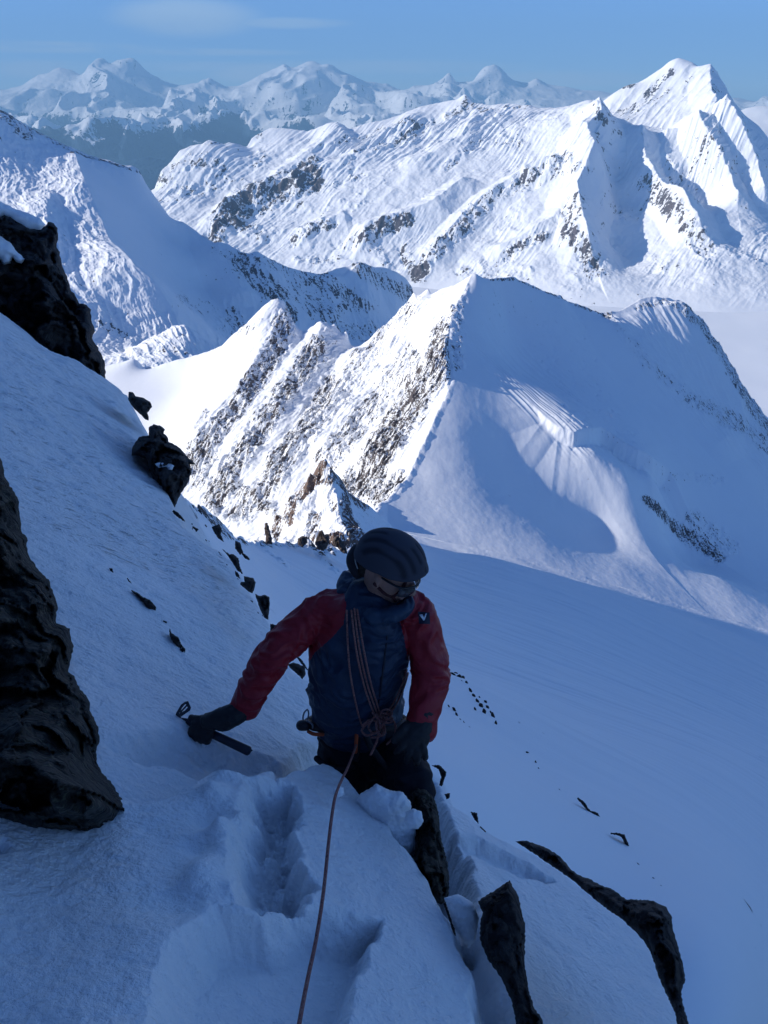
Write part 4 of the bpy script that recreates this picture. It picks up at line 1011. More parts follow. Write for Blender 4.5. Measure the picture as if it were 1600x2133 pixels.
    # pinnacles on the crest in front of the sunlit wall
    def far_rock(poly, label, z, mat):
        R(poly, label, z=z, mat=mat, name='pinnacle', step=1.6, jagg=.8)
    fr = rock_material('far_rock', (0.06, 0.048, 0.045), (0.13, 0.10, 0.09), 2.5)
    far_rock([(552, 1090), (557, 1089), (561, 1098), (563, 1112), (567, 1120), (567, 1134), (552, 1134), (554, 1118), (551, 1106)], 'slender brown pinnacle on the snow crest behind the climber', 208, fr)
    far_rock([(620, 1122), (630, 1116), (640, 1118), (641, 1130), (630, 1140), (620, 1134)], 'low brown rock on the snow crest left of the double rock', 224, fr)
    far_rock([(659, 1120), (665, 1106), (672, 1104), (676, 1114), (685, 1112), (687, 1126), (682, 1140), (674, 1148), (662, 1144), (656, 1132)], 'twin-topped brown rock on the crest left of the climber\'s helmet', 228, fr)
    far_rock([(693, 1128), (700, 1116), (706, 1118), (712, 1126), (720, 1138), (724, 1154), (714, 1152), (703, 1140), (694, 1138)], 'brown rock leaning beside the climber\'s helmet on the crest', 236, fr)
    # loose snow lumps thrown up round the climber's legs
    lum = empty('snow_blocks', atc(820, 1720, 2.3))
    for k, (poly, z, T) in enumerate((([(845, 1690), (860, 1684), (878, 1690), (882, 1712), (872, 1726), (850, 1728), (842, 1712)], 2.36, .03), ([(694, 1640), (703, 1633), (716, 1640), (718, 1655), (704, 1662), (693, 1652)], 2.34, .02),
                                      ([(742, 1668), (752, 1652), (768, 1644), (784, 1632), (796, 1638), (812, 1646), (840, 1650), (856, 1672), (858, 1700), (866, 1730), (864, 1770), (850, 1800), (820, 1790), (790, 1740), (760, 1700)], (2.50, 0, .0003), .06), ([(925, 1870), (955, 1862), (985, 1880), (998, 1915), (990, 1960), (975, 1975), (945, 1930)], 2.14, .04))):
        solid('snow_block', poly, z, T, sn, lum, jagg=1.0, step=2.6, facet=0.22, seed=70 + k, cell=.9, soft=True)
    tag(lum, kind='stuff', label='loose broken snow blocks round the climber\'s legs')

# ================================================================== the climber
def camvec(r, u, t):
    """direction given as (picture right, picture up, towards camera) -> world"""
    return Vector((r, u * ST - t * CT, u * CT + t * ST))
def tube_mesh(chain, side=Vector((1, 0, 0)), seg=20, caps=True):
    """chain: list of (center, a, b): ellipse half axes along side and across. returns V, faces"""
    C = [Vector(c[0]) for c in chain]; A = [c[1] for c in chain]; B = [c[2] for c in chain]
    n = len(C); V = []; Fc = []
    rings = []
    def frame(i):
        t = (C[min(i + 1, n - 1)] - C[max(i - 1, 0)]).normalized()
        s = (side - t * side.dot(t)).normalized(); return t, s, t.cross(s)
    if caps:
        t, s, w = frame(0)
        for q in (80, 55, 28):
            c_, s_ = math.cos(math.radians(q)), math.sin(math.radians(q)); m = min(A[0], B[0])
            rings.append((C[0] - t * m * s_, A[0] * c_, B[0] * c_, s, w))
    for i in range(n):
        t, s, w = frame(i); rings.append((C[i], A[i], B[i], s, w))
    if caps:
        t, s, w = frame(n - 1)
        for q in (28, 55, 80):
            c_, s_ = math.cos(math.radians(q)), math.sin(math.radians(q)); m = min(A[-1], B[-1])
            rings.append((C[-1] + t * m * s_, A[-1] * c_, B[-1] * c_, s, w))
    for c, a, b, s, w in rings:
        for k in range(seg):
            an = 2 * math.pi * k / seg
            V.append(c + s * (a * math.cos(an)) + w * (b * math.sin(an)))
    for i in range(len(rings) - 1):
        for k in range(seg):
            k2 = (k + 1) % seg
            Fc.append((i * seg + k, i * seg + k2, (i + 1) * seg + k2, (i + 1) * seg + k))
    Fc.append(tuple(range(seg))[::-1]); Fc.append(tuple(range((len(rings) - 1) * seg, len(rings) * seg)))
    return V, Fc
def dense(chain, k=4):
    """smooth a chain (catmull-rom)"""
    out = []
    n = len(chain)
    P = [np.array([*c[0], c[1], c[2]], float) for c in chain]
    for i in range(n - 1):
        p0, p1, p2, p3 = P[max(i - 1, 0)], P[i], P[i + 1], P[min(i + 2, n - 1)]
        for j in range(k):
            t = j / k
            q = 0.5 * (2 * p1 + (p2 - p0) * t + (2 * p0 - 5 * p1 + 4 * p2 - p3) * t * t + (3 * p1 - p0 - 3 * p2 + p3) * t ** 3)
            out.append((Vector(q[:3]), q[3], q[4]))
    out.append(chain[-1]); return out
def fuse(name, chains, voxel, mat, parent, smooth=6, disp=None, attrf=None, side=Vector((1, 0, 0))):
    """union of tapered tubes as one continuous skin"""
    V, Fc = [], []
    for ch in chains:
        sd = side
        if isinstance(ch, tuple) and ch[0] == 'side': sd, ch = ch[1], ch[2]
        v, f = tube_mesh(dense(ch) if len(ch) > 1 else ch, sd)
        o = len(V); V += v; Fc += [tuple(i + o for i in q) for q in f]
    me = bpy.data.meshes.new('tmp'); me.from_pydata([tuple(v) for v in V], [], Fc); me.update()
    ob = bpy.data.objects.new('tmp', me); COL.objects.link(ob)
    md = ob.modifiers.new('r', 'REMESH'); md.mode = 'VOXEL'; md.voxel_size = voxel
    ms = ob.modifiers.new('s', 'SMOOTH'); ms.factor = 0.5; ms.iterations = smooth
    dg = bpy.context.evaluated_depsgraph_get(); dg.update()
    ev = ob.evaluated_get(dg); m2 = ev.to_mesh()
    n = len(m2.vertices)
    co = np.empty(n * 3); m2.vertices.foreach_get('co', co); co = co.reshape(-1, 3)
    no = np.empty(n * 3); m2.vertices.foreach_get('normal', no); no = no.reshape(-1, 3)
    faces = np.array([tuple(p.vertices) for p in m2.polygons if len(p.vertices) == 4], np.int32)
    tris = np.array([tuple(p.vertices) for p in m2.polygons if len(p.vertices) == 3], np.int32).reshape(-1, 3)
    ev.to_mesh_clear(); bpy.data.objects.remove(ob); bpy.data.meshes.remove(me)
    if disp is not None: co = co + no * disp(co, no)[:, None]
    at = attrf(co) if attrf else None
    org = co.mean(0)
    o = mesh_np(name, co - org, [faces] + ([tris] if len(tris) else []), mat, parent, at)
    o.location = Vector(org) - wloc(parent)
    o['_n'] = n
    del o['_n']
    return o, co, faces
def simple_mat(name, col, rough=0.6, metal=0.0, spec=0.4, bs=None, bd=0.001, var=None):
    m, nt, b = mat_new(name)
    tc = N(nt, 'ShaderNodeTexCoord').outputs['Object']
    n = noise(nt, tc, bs or 60, 4, 0.6)
    L(nt, mixcol(nt, n, tuple(c * 0.8 for c in col), var or tuple(min(c * 1.15, 1) for c in col)), b.inputs['Base Color'])
    b.inputs['Roughness'].default_value = rough; b.inputs['Metallic'].default_value = metal
    b.inputs['Specular IOR Level'].default_value = spec
    bump(nt, b, n, 0.6, bd)
    return m
def tube_obj(name, pts, r, mat, parent, seg=8, k=6, cyc=False):
    ch = [(Vector(p), r, r) for p in pts]
    v, f = tube_mesh(dense(ch, k) if len(ch) > 2 else ch, Vector((0.31, 0.2, 0.93)), seg)
    o = Vector(np.mean([tuple(q) for q in v], 0))
    me = bpy.data.meshes.new(name); me.from_pydata([tuple(q - o) for q in v], [], f); me.update()
    me.polygons.foreach_set('use_smooth', [True] * len(me.polygons))
    me.materials.append(mat)
    ob = bpy.data.objects.new(name, me); link(ob, parent)
    ob.location = o - wloc(parent)
    return ob
def plate(name, polys, zf, th, mat, parent):
    """flat part cut along traced outlines (photo pixels), given thickness. zf(px,py)->lens distance"""
    bm = bmesh.new()
    for poly in polys:
        tri = geometry.tessellate_polygon([[Vector((a, b, 0)) for a, b in poly]])
        fr = [bm.verts.new(atc(a, b, zf(a, b) - th / 2)) for a, b in poly]
        bk = [bm.verts.new(atc(a, b, zf(a, b) + th / 2)) for a, b in poly]
        for t in tri:
            bm.faces.new([fr[i] for i in t]); bm.faces.new([bk[i] for i in t[::-1]])
        n = len(poly)
        for i in range(n):
            j = (i + 1) % n
            bm.faces.new([fr[i], fr[j], bk[j], bk[i]])
    bmesh.ops.recalc_face_normals(bm, faces=bm.faces)
    me = bpy.data.meshes.new(name); 
    o0 = sum((v.co for v in bm.verts), Vector()) / len(bm.verts)
    for v in bm.verts: v.co -= o0
    bm.to_mesh(me); bm.free(); me.materials.append(mat)
    ob = bpy.data.objects.new(name, me); link(ob, parent)
    ob.location = o0 - wloc(parent)
    return ob

def folds(seed, amp, sc, stretch=(1, 1, 1)):
    """creased cloth: sharp-edged folds between slack patches"""
    st = np.array(stretch)
    def f(co, no):
        q = co * st * sc
        w = np.stack([fbm3(q * .6, 2, seed + 7), fbm3(q * .6 + 9, 2, seed + 8), fbm3(q * .6 - 5, 2, seed + 9)], -1)
        q = q + 0.9 * w
        a = 1 - np.abs(noise3(q * np.array([1, 1, 1.6]), seed)) * 3.4
        b = 1 - np.abs(noise3(q * np.array([1.7, 1.7, 2.6]) + 3, seed + 1)) * 3.4
        return amp * (0.9 * np.clip(a, -.3, 1) + 0.5 * np.clip(b, -.3, 1) + 0.9 * fbm3(q * 0.45, 3, seed + 2)) - amp * .5
    return f

def build_climber():
    root = empty('person', atc(760, 1560, 2.9))
    tag(root, 'person in blue and red jacket and dark helmet, looking down, planting an ice axe', 'person')
    blue = (0.012, 0.031, 0.068); red = (0.31, 0.011, 0.022)
    # --- jacket
    mj, nt, b = mat_new('jacket_fabric')
    sl = attr(nt, 'sleeve')
    tc = N(nt, 'ShaderNodeTexCoord').outputs['Object']
    n = noise(nt, tc, 14, 4, 0.6)
    cb = mixcol(nt, n, tuple(c * .75 for c in blue), blue); cr = mixcol(nt, n, tuple(c * .8 for c in red), red)
    c = mixcol(nt, maprange(nt, sl, 0.45, 0.55), cb, cr)
    c = mixcol(nt, maprange(nt, sl, -0.45, -0.55), c, (0.012, 0.014, 0.022))
    L(nt, c, b.inputs['Base Color']); b.inputs['Roughness'].default_value = 0.5; b.inputs['Specular IOR Level'].default_value = 0.35
    wv = noise(nt, tc, 22, 5, 0.6, 1.2)
    bump(nt, b, wv, 0.7, 0.006)
    torso = [(atc(742, 1496, 2.86), .166, .125), (atc(742, 1455, 2.80), .172, .130), (atc(745, 1400, 2.74), .172, .132), (atc(750, 1340, 2.69), .178, .132), (atc(760, 1290, 2.66), .176, .122), (atc(770, 1262, 2.66), .125, .100)]
    armL = [(atc(735, 1262, 2.67), .070, .075), (atc(672, 1274, 2.66), .072, .076), (atc(622, 1314, 2.64), .064, .068), (atc(572, 1364, 2.61), .060, .064), (atc(540, 1412, 2.63), .053, .056), (atc(517, 1455, 2.68), .049, .050), (atc(511, 1468, 2.69), .048, .048)]
    armR = [(atc(815, 1262, 2.67), .070, .075), (atc(862, 1280, 2.66), .070, .078), (atc(886, 1330, 2.66), .064, .070), (atc(897, 1395, 2.66), .062, .066), (atc(889, 1445, 2.63), .058, .058), (atc(879, 1488, 2.60), .052, .052), (atc(884, 1520, 2.60), .036, .04)]
    hem = [(atc(735, 1490, 2.93), .150, .07), (atc(740, 1448, 2.94), .196, .07), (atc(745, 1400, 2.90), .150, .07)]
    al = np.array([tuple(q[0]) for q in armL]); ar = np.array([tuple(q[0]) for q in armR])
    def att(co):
        px, py = proj(co)
        # raglan seams traced on the front, arms beyond them
        left = (px < np.interp(py, [1180, 1215, 1262, 1300, 1330, 1360, 1400, 1600], [712, 712, 722, 716, 690, 655, 632, 560])) & ((py < 1475) | (px < 600))
        rightm = (px > np.interp(py, [1180, 1240, 1262, 1290, 1330, 1380, 1420, 1520, 1600], [860, 850, 824, 832, 842, 851, 858, 838, 838]))
        zc = co[:, 1] * CT - co[:, 2] * ST
        s = np.where(left | rightm, 1.0, 0.0)
        s = np.where((py > 1395) & (px < 660) & (px > 600) & (zc > 2.80), -1.0, s)
        return {'sleeve': s}
    jk, jco, jf = fuse('jacket', [torso, armL, armR, hem], 0.0045, mj, root, 5, folds(3, 0.0125, 9), att)
    jb = BVHTree.FromPolygons([tuple(v) for v in jco], [tuple(f) for f in jf])
    # collar and the hood lying on the shoulders
    mc = simple_mat('collar_fabric', (0.015, 0.038, 0.076), 0.55, bs=30, bd=.003)
    cc = [(atc(728, 1212, 2.72), .034, .034), (atc(722, 1240, 2.66), .036, .034), (atc(742, 1266, 2.60), .034, .034), (atc(778, 1284, 2.555), .030, .030), (atc(818, 1282, 2.55), .027, .028), (atc(846, 1266, 2.57), .024, .026), (atc(852, 1246, 2.63), .024, .026)]
    c2 = [(atc(748, 1200, 2.76), .05, .045), (atc(724, 1210, 2.70), .030, .034), (atc(738, 1238, 2.64), .038, .034)]
    fuse('hood', [cc, c2, [(atc(850, 1240, 2.68), .03, .03), (atc(800, 1215, 2.76), .05, .045), (atc(740, 1205, 2.76), .045, .045)]], 0.0055, mc, jk, 4, folds(13, 0.008, 16))
    # --- head
    f = camvec(.82, -.50, .20).normalized(); up = camvec(.36, .76, .53); up = (up - f * up.dot(f)).normalized(); rt = f.cross(up)
    H = atc(812, 1185, 2.575)
    def hp(r, a, u): return H + rt * r + f * a + up * u          # right, forward, up (metres)
    skin = simple_mat('skin', (0.36, 0.19, 0.145), 0.55, bs=90, bd=.0006)
    hd = [[(hp(0, -.02, .03), .074, .095), (hp(0, -.005, -.03), .070, .085)],
          [(hp(0, .01, .0), .066, .083), (hp(0, .03, -.055), .058, .062), (hp(0, .05, -.095), .032, .036)],
          [(hp(0, .093, -.005), .012, .012), (hp(0, .108, -.038), .012, .014)],
          [(hp(-.018, .085, -.068), .010, .008), (hp(.018, .085, -.068), .010, .008)],
          [(hp(-.075, -.005, .0), .008, .016), (hp(-.076, -.005, -.04), .008, .012)], [(hp(.075, -.005, .0), .008, .016), (hp(.076, -.005, -.04), .008, .012)],
          [(hp(0, -.02, -.04), .055, .06), (atc(790, 1232, 2.64), .056, .06), (atc(782, 1262, 2.68), .058, .062)]]
    _, hco, hf = fuse('head', [('side', rt, c) for c in hd], 0.004, skin, root, 3)
    hbv = BVHTree.FromPolygons([tuple(v) for v in hco], [tuple(q) for q in hf])
    def onhead(px, py, l=.004):
        d = atc(px, py, 1.0).normalized(); h = hbv.ray_cast(Vector((0, 0, 0)), d)
        return (h[0] - d * l) if h[0] is not None else atc(px, py, 2.56)
    # stubble shadow is left out; hair shows at the neck
    hair = simple_mat('hair', (0.02, 0.014, 0.01), 0.7, bs=200, bd=.001)
    fuse('hair', [('side', rt, [(hp(0, -.075, -.01), .062, .03), (hp(0, -.078, -.05), .054, .026)])], 0.005, hair, root, 3, folds(17, 0.003, 60))
    # helmet shell
    mh, nt, b = mat_new('helmet_shell')
    tc = N(nt, 'ShaderNodeTexCoord').outputs['Object']; at_ = attr(nt, 'vent')
    L(nt, mixcol(nt, at_, (0.048, 0.050, 0.068), (0.02, 0.02, 0.028)), b.inputs['Base Color'])
    b.inputs['Roughness'].default_value = 0.78; b.inputs['Specular IOR Level'].default_value = 0.25
    nu_, nv_ = 96, 44; V = []; vent = []
    for j in range(nv_):
        for i in range(nu_):
            a = 2 * math.pi * i / nu_
            ca, sa = math.cos(a), math.sin(a)          # ca: forward, sa: right
            low = 1.45 - 0.14 * max(ca, 0) ** 2 + 0.38 * max(-ca, 0) + 0.08 * abs(sa)
            th = low * j / (nv_ - 1)
            rr = 1.0
            x = .110 * math.sin(th) * sa; y = (.128 if ca > 0 else .134) * math.sin(th) * ca; z = .106 * math.cos(th)
            # moulded ridges and vents running front to back
            lat = math.asin(max(-1, min(1, x / .110)))
            g = 0; vt = 0
            for l0, wd, t0, t1 in ((-.16, .07, .35, 1.0), (.16, .07, .35, 1.0), (-.50, .09, .45, 1.25), (.50, .09, .45, 1.25), (-.85, .10, .8, 1.45), (.85, .10, .8, 1.45), (0, .06, 1.05, 1.35)):
                q = math.exp(-((lat - l0) / wd) ** 4) * max(0, min(1, (th - t0) * 9)) * max(0, min(1, (t1 - th) * 9))
                if abs(math.sin(a * 1.0 + l0)) < 2: g -= .0022 * q; vt = max(vt, q)
            g += .0008 * math.cos(lat * 9.0) * math.sin(th) ** 2
            g += .006 * max(0, (j / (nv_ - 1) - .90) * 10)      # rolled rim
            k_ = 1 + g / .12
            V.append(tuple(hp(x * k_, y * k_ - .006, z * k_ + .036))); vent.append(min(1, vt) * 1.0)
    V = np.array(V); i = np.arange(nv_ - 1)[:, None] * nu_ + np.arange(nu_)[None]; i2 = np.arange(nv_ - 1)[:, None] * nu_ + (np.arange(nu_) + 1)[None] % nu_
    q = np.stack([i, i + nu_, i2 + nu_, i2], -1).reshape(-1, 4).astype(np.int32)
    inner = np.array(hp(0, -.006, .036)) + (V - np.array(hp(0, -.006, .036))) * 0.955
    q2 = q[:, ::-1] + len(V)
    rim = np.stack([(nv_ - 1) * nu_ + np.arange(nu_), len(V) + (nv_ - 1) * nu_ + np.arange(nu_), len(V) + (nv_ - 1) * nu_ + (np.arange(nu_) + 1) % nu_, (nv_ - 1) * nu_ + (np.arange(nu_) + 1) % nu_], -1)
    allv = np.vstack([V, inner]); org = allv.mean(0)
    he = mesh_np('helmet', allv - org, np.vstack([q, q2, rim]).astype(np.int32), mh, root, {'vent': np.array(vent + vent)})
    he.location = Vector(org) - root.location
    strap = simple_mat('strap_webbing', (0.05, 0.008, 0.012), 0.7, bs=300, bd=.0004)
    tube_obj('chin_strap', [onhead(848, 1200), onhead(845, 1212), onhead(838, 1226), onhead(828, 1237), onhead(816, 1243)], .0062, strap, he, 8)
    tube_obj('chin_strap', [onhead(780, 1216), onhead(792, 1228), onhead(804, 1238), onhead(818, 1244), onhead(824, 1252)], .0055, strap, he, 8)
    pale = simple_mat('helmet_trim', (0.35, 0.36, 0.40), 0.5)
    tube_obj('trim', [atc(742, 1152, 2.545), atc(740, 1168, 2.545), atc(745, 1184, 2.55)], .0022, pale, he, 6)
    # headlamp clip and padding at the back of the helmet
    fuse('rear_pad', [[(atc(746, 1150, 2.60), .030, .04), (atc(738, 1168, 2.61), .030, .045), (atc(746, 1190, 2.62), .026, .04)]], 0.006, simple_mat('pad_cloth', (0.015, 0.016, 0.024), 0.8), he, 4)
    # sunglasses
    lens = simple_mat('lens', (0.20, 0.22, 0.22), 0.12, 0.0, 0.9, bs=5, bd=0); frame = simple_mat('glasses_frame', (0.018, 0.018, 0.022), 0.35)
    dlens = simple_mat('dark_lens', (0.05, 0.045, 0.05), 0.15, 0, 0.9, bs=5, bd=0)
    sg = tube_obj('sunglasses', [hp(-.074, .0, .004), hp(-.073, .055, .006), hp(-.062, .084, .008), hp(-.03, .106, .008), hp(0, .112, .010), hp(.03, .106, .008), hp(.062, .084, .008), hp(.073, .055, .006), hp(.074, .0, .004)], .0042, frame, root, 8)
    for s, mm in ((-1, lens), (1, dlens)):
        V = []; Q = []
        for a_ in range(9):
            for b_ in range(7):
                u_ = (a_ / 8 - .5) * 2; v_ = (b_ / 6 - .5) * 2
                k = 1 - 0.25 * (abs(u_) ** 3) * (abs(v_) ** 1)
                th = .62 * s + u_ * .42
                V.append(tuple(hp(math.sin(th) * .085, .035 + math.cos(th) * .082 - .004 * v_ * v_, -.012 + v_ * .021 * k) - sg.location - root.location))
        mesh_np('lens', np.array(V), np.array([(i_ * 7 + j_, (i_ + 1) * 7 + j_, (i_ + 1) * 7 + j_ + 1, i_ * 7 + j_ + 1) for i_ in range(8) for j_ in range(6)], np.int32), mm, sg)
    # --- trousers
    mt = simple_mat('trouser_fabric', (0.010, 0.011, 0.018), 0.75, spec=.2, bs=30, bd=.004)
    def ground(x, y): return float(slope_z(np.array([x]), np.array([y]))[0])
    hipR = atc(812, 1560, 2.90); kneeR = atc(862, 1648, 2.66)
    fr = Vector((kneeR.x + .0, kneeR.y + .16, 0)); fr.z = ground(fr.x, fr.y) + .10
    hipL = atc(716, 1560, 2.90); kneeL = atc(728, 1668, 2.90)
    fl_ = Vector((kneeL.x + .02, kneeL.y + .10, 0)); fl_.z = ground(fl_.x, fl_.y) + .10
    legs = [[(atc(742, 1486, 2.88), .155, .118), (atc(752, 1520, 2.90), .168, .125), (atc(760, 1560, 2.93), .165, .12), (atc(765, 1600, 2.97), .12, .10)],
            [(hipL, .100, .105), ((hipL + kneeL) / 2, .092, .098), (kneeL, .074, .082), ((kneeL + fl_) / 2, .066, .072), (fl_, .058, .062)],
            [(hipR, .100, .105), ((hipR + kneeR) / 2, .090, .095), (kneeR, .072, .078), ((kneeR + fr) / 2, .066, .072), (fr, .058, .062)]]
    fuse('trousers', legs, 0.0065, mt, root, 5, folds(31, 0.012, 8))
    boot = simple_mat('boot_shell', (0.02, 0.02, 0.022), 0.5, bs=40, bd=.002)
    for p in (fl_, fr):
        toe = Vector((p.x + .01, p.y - .17, 0)); 
        fuse('boot', [[(p + Vector((0, .02, .02)), .055, .06), (p + Vector((0, .02, -.05)), .052, .07)], [(p + Vector((0, .04, -.07)), .045, .045), (p + Vector((0, -.05, -.065)), .05, .04), (p + Vector((0, -.16, -.075)), .046, .032)]], 0.007, boot, root, 3)
    # --- harness
    web = simple_mat('harness_webbing', (0.012, 0.012, 0.016), 0.7, bs=200, bd=.0006)
    orange = simple_mat('orange_webbing', (0.42, 0.07, 0.02), 0.7, bs=200, bd=.0006)
    belt = [atc(640, 1505, 2.93), atc(655, 1514, 2.82), atc(700, 1520, 2.765), atc(750, 1522, 2.75), atc(800, 1518, 2.765), atc(835, 1510, 2.82), atc(846, 1502, 2.93), atc(800, 1480, 3.04), atc(740, 1478, 3.06), atc(680, 1486, 3.04), atc(640, 1505, 2.93)]
    hb = tube_obj('harness', belt, .017, web, root, 8)
    tube_obj('leg_loop', [atc(660, 1580, 2.82), atc(690, 1600, 2.79), atc(735, 1596, 2.80), atc(745, 1550, 2.765), atc(744, 1525, 2.745)], .012, web, hb)
    tube_obj('leg_loop', [atc(760, 1525, 2.745), atc(775, 1560, 2.73), atc(815, 1605, 2.70), atc(850, 1600, 2.70)], .012, web, hb)
    for pts, lab in (([atc(643, 1524, 2.84), atc(654, 1529, 2.79), atc(672, 1530, 2.77)], 'orange buckle tab at the left hip'), ([atc(743, 1530, 2.722), atc(742, 1548, 2.725), atc(741, 1566, 2.73)], 'orange belay loop')):
        o = tube_obj('webbing_tab', pts, .0075, orange, hb, 6); o['label'] = lab
    # --- gloves
    glove = simple_mat('glove_leather', (0.012, 0.012, 0.015), 0.6, bs=45, bd=.003)
    ca = trace(slope_z, 432, 1522, 1.2, 4); zx = ca[1] * CT - ca[2] * ST - .035          # where the axe lies
    zx = min(max(zx, 2.66), 2.80)
    a0, a1 = atc(392, 1505, zx), atc(521, 1566, zx - .03)
    ax_dir = (a1 - a0).normalized()
    def on_axe(t): return a0 + ax_dir * t
    wrist = atc(509, 1472, 2.70)
    palm = [(atc(516, 1462, 2.69), .050, .050), (wrist, .046, .046), (atc(484, 1490, zx - .055), .043, .038), (atc(456, 1500, zx - .055), .046, .034), (atc(436, 1502, zx - .045), .040, .030)]
    chains = [palm]
    cdir = camvec(0, 0, 1)
    perp = ax_dir.cross(cdir).normalized()
    if perp.dot(camvec(0, -1, 0)) < 0: perp = -perp        # points down in the picture
    for k, (tt, ln) in enumerate(((.030, .95), (.052, 1.05), (.074, 1.0), (.095, .85))):
        c = on_axe(tt)
        chains.append([(c - perp * .020 + cdir * .040, .0135, .0135), (c + perp * .012 + cdir * .036, .0135, .0135), (c + perp * .034 * ln + cdir * .012, .0125, .0125), (c + perp * .030 * ln - cdir * .012, .0115, .0115), (c + perp * .012 - cdir * .018, .011, .011)])
    c = on_axe(.020)
    chains.append([(atc(452, 1500, zx - .05), .017, .017), (c - perp * .030 + cdir * .022, .0145, .0145), (on_axe(.004) - perp * .022 + cdir * .004, .0125, .0125)])
    fuse('glove', chains, 0.0042, glove, root, 3, folds(41, 0.0022, 32))
    # right-hand glove of the picture, pressing on the knee
    hw = atc(880, 1500, 2.585)
    palm = [(atc(882, 1488, 2.59), .047, .047), (hw, .045, .044), (atc(866, 1528, 2.565), .052, .036), (atc(862, 1545, 2.56), .050, .030)]
    ch = [palm]
    for k, (bx, by, tx, ty, r) in enumerate(((842, 1545, 826, 1566, .0135), (855, 1552, 848, 1584, .014), (869, 1554, 868, 1590, .014), (881, 1548, 886, 1578, .013))):
        ch.append([(atc(bx, by - 12, 2.555), r, r), (atc(bx, by + 6, 2.545), r, r), (atc((bx + tx) / 2, (by + ty) / 2 + 4, 2.55), r * .95, r * .95), (atc(tx, ty, 2.58), r * .88, r * .88)])
    ch.append([(atc(850, 1512, 2.56), .018, .018), (atc(834, 1524, 2.545), .0155, .0155), (atc(822, 1542, 2.55), .0135, .0135)])
    fuse('glove', ch, 0.0042, glove, root, 3, folds(43, 0.0022, 32))
    snowm = simple_mat('caked_snow', (0.30, 0.32, 0.36), 0.8, bs=120, bd=.003)
    sp = []
    rnd = random.Random(5)
    # sleeve badge: dark square with a white V, laid on the cloth
    def lay(px, py, lift):
        d = atc(px, py, 1.0).normalized(); h = jb.ray_cast(Vector((0, 0, 0)), d)
        return (h[0] - d * lift) if h[0] is not None else atc(px, py, 2.58)
    def chest_(a, b_): return lay(a, b_, .002)
    def decal(name, poly, lift, mat, parent, res=3):
        xs = [p[0] for p in poly]; ys = [p[1] for p in poly]
        pts = [Vector(p) for p in jag(poly, 0, 3, 1)]
        nb = len(pts)
        g = [(x, y) for x in np.arange(min(xs), max(xs), res) for y in np.arange(min(ys), max(ys), res)]
        if g:
            ga = np.array(g); ga = ga[poly_sd(ga[:, 0], ga[:, 1], poly) < -res * .3]; pts += [Vector(q) for q in ga]
        r_ = geometry.delaunay_2d_cdt(pts, [(i, (i + 1) % nb) for i in range(nb)], [list(range(nb))], 1, 1e-6)
        P = [lay(v.x, v.y, lift) for v in r_[0]]; n_ = len(P); Pb = [lay(v.x, v.y, lift - .0012) for v in r_[0]]
        o0 = sum(P, Vector()) / n_
        tri = [t for t in r_[2] if len(t) == 3]
        ob = mesh_np(name, np.array([tuple(p - o0) for p in P + Pb]), np.array(tri + [tuple(i + n_ for i in t[::-1]) for t in tri], np.int32), mat, parent, smooth=False)
        ob.location = o0 - wloc(parent)
        return ob
    bd = decal('badge', [(871, 1274), (895, 1276), (896, 1300), (873, 1299)], .0022, simple_mat('badge_cloth', (0.008, 0.012, 0.035), 0.7), jk)
    zp = simple_mat('zip_tape', (0.008, 0.012, 0.025), 0.6)
    tube_obj('zip', [chest_(a, b_) for a, b_ in ((808, 1288), (806, 1330), (800, 1380), (794, 1430), (788, 1475))], .0035, zp, jk, 6)
    wm = simple_mat('badge_white', (0.75, 0.76, 0.8), 0.6)
    V_ = [(873.5, 1280.5), (880, 1279.5), (883.5, 1287), (886.5, 1278), (889.5, 1277.8), (884.5, 1292), (882, 1292.5)]
    dv = decal('emblem', V_, .0038, wm, jk, 2); dv['label'] = 'white V emblem'
    # --- the rope: tied in at the waist, slung in coils over the shoulder, then up to the camera
    mr, nt, b = mat_new('rope_sheath')
    tc = N(nt, 'ShaderNodeTexCoord').outputs['Object']
    wn = noise(nt, tc, 420, 2, 0.5)
    n3_ = noise(nt, tc, 150, 2, 0.5)
    c = mixcol(nt, maprange(nt, wn, 0.45, 0.6), (0.20, 0.055, 0.05), (0.34, 0.19, 0.16))
    c = mixcol(nt, maprange(nt, n3_, 0.62, 0.7), c, (0.03, 0.02, 0.03))
    L(nt, c, b.inputs['Base Color']); b.inputs['Roughness'].default_value = 0.85
    bump(nt, b, wn, 0.8, 0.0015)
    def chest(px, py, l=.012): 
        p = lay(px, py, l); return p
    rp_pts = []
    rope = empty('rope', atc(700, 1650, 2.25))
    tag(rope, 'dusty red rope running from the waist of the climber up the snow towards the camera', 'rope')
    hp_ = 2.10
    main = [atc(742, 1552, 2.72), atc(732, 1580, 2.62), atc(722, 1604, 2.44), atc(714, 1620, 2.28), atc(705, 1640, 2.10), atc(697, 1665, 1.99), atc(690, 1710, 1.90), atc(683, 1770, 1.80), atc(676, 1840, 1.70), atc(668, 1900, 1.62), atc(657, 1965, 1.55), atc(643, 2030, 1.47), atc(632, 2085, 1.41), atc(622, 2140, 1.35), atc(606, 2230, 1.25), atc(585, 2400, 1.0)]
    tube_obj('strand', main, .0043, mr, rope, 10, 10)
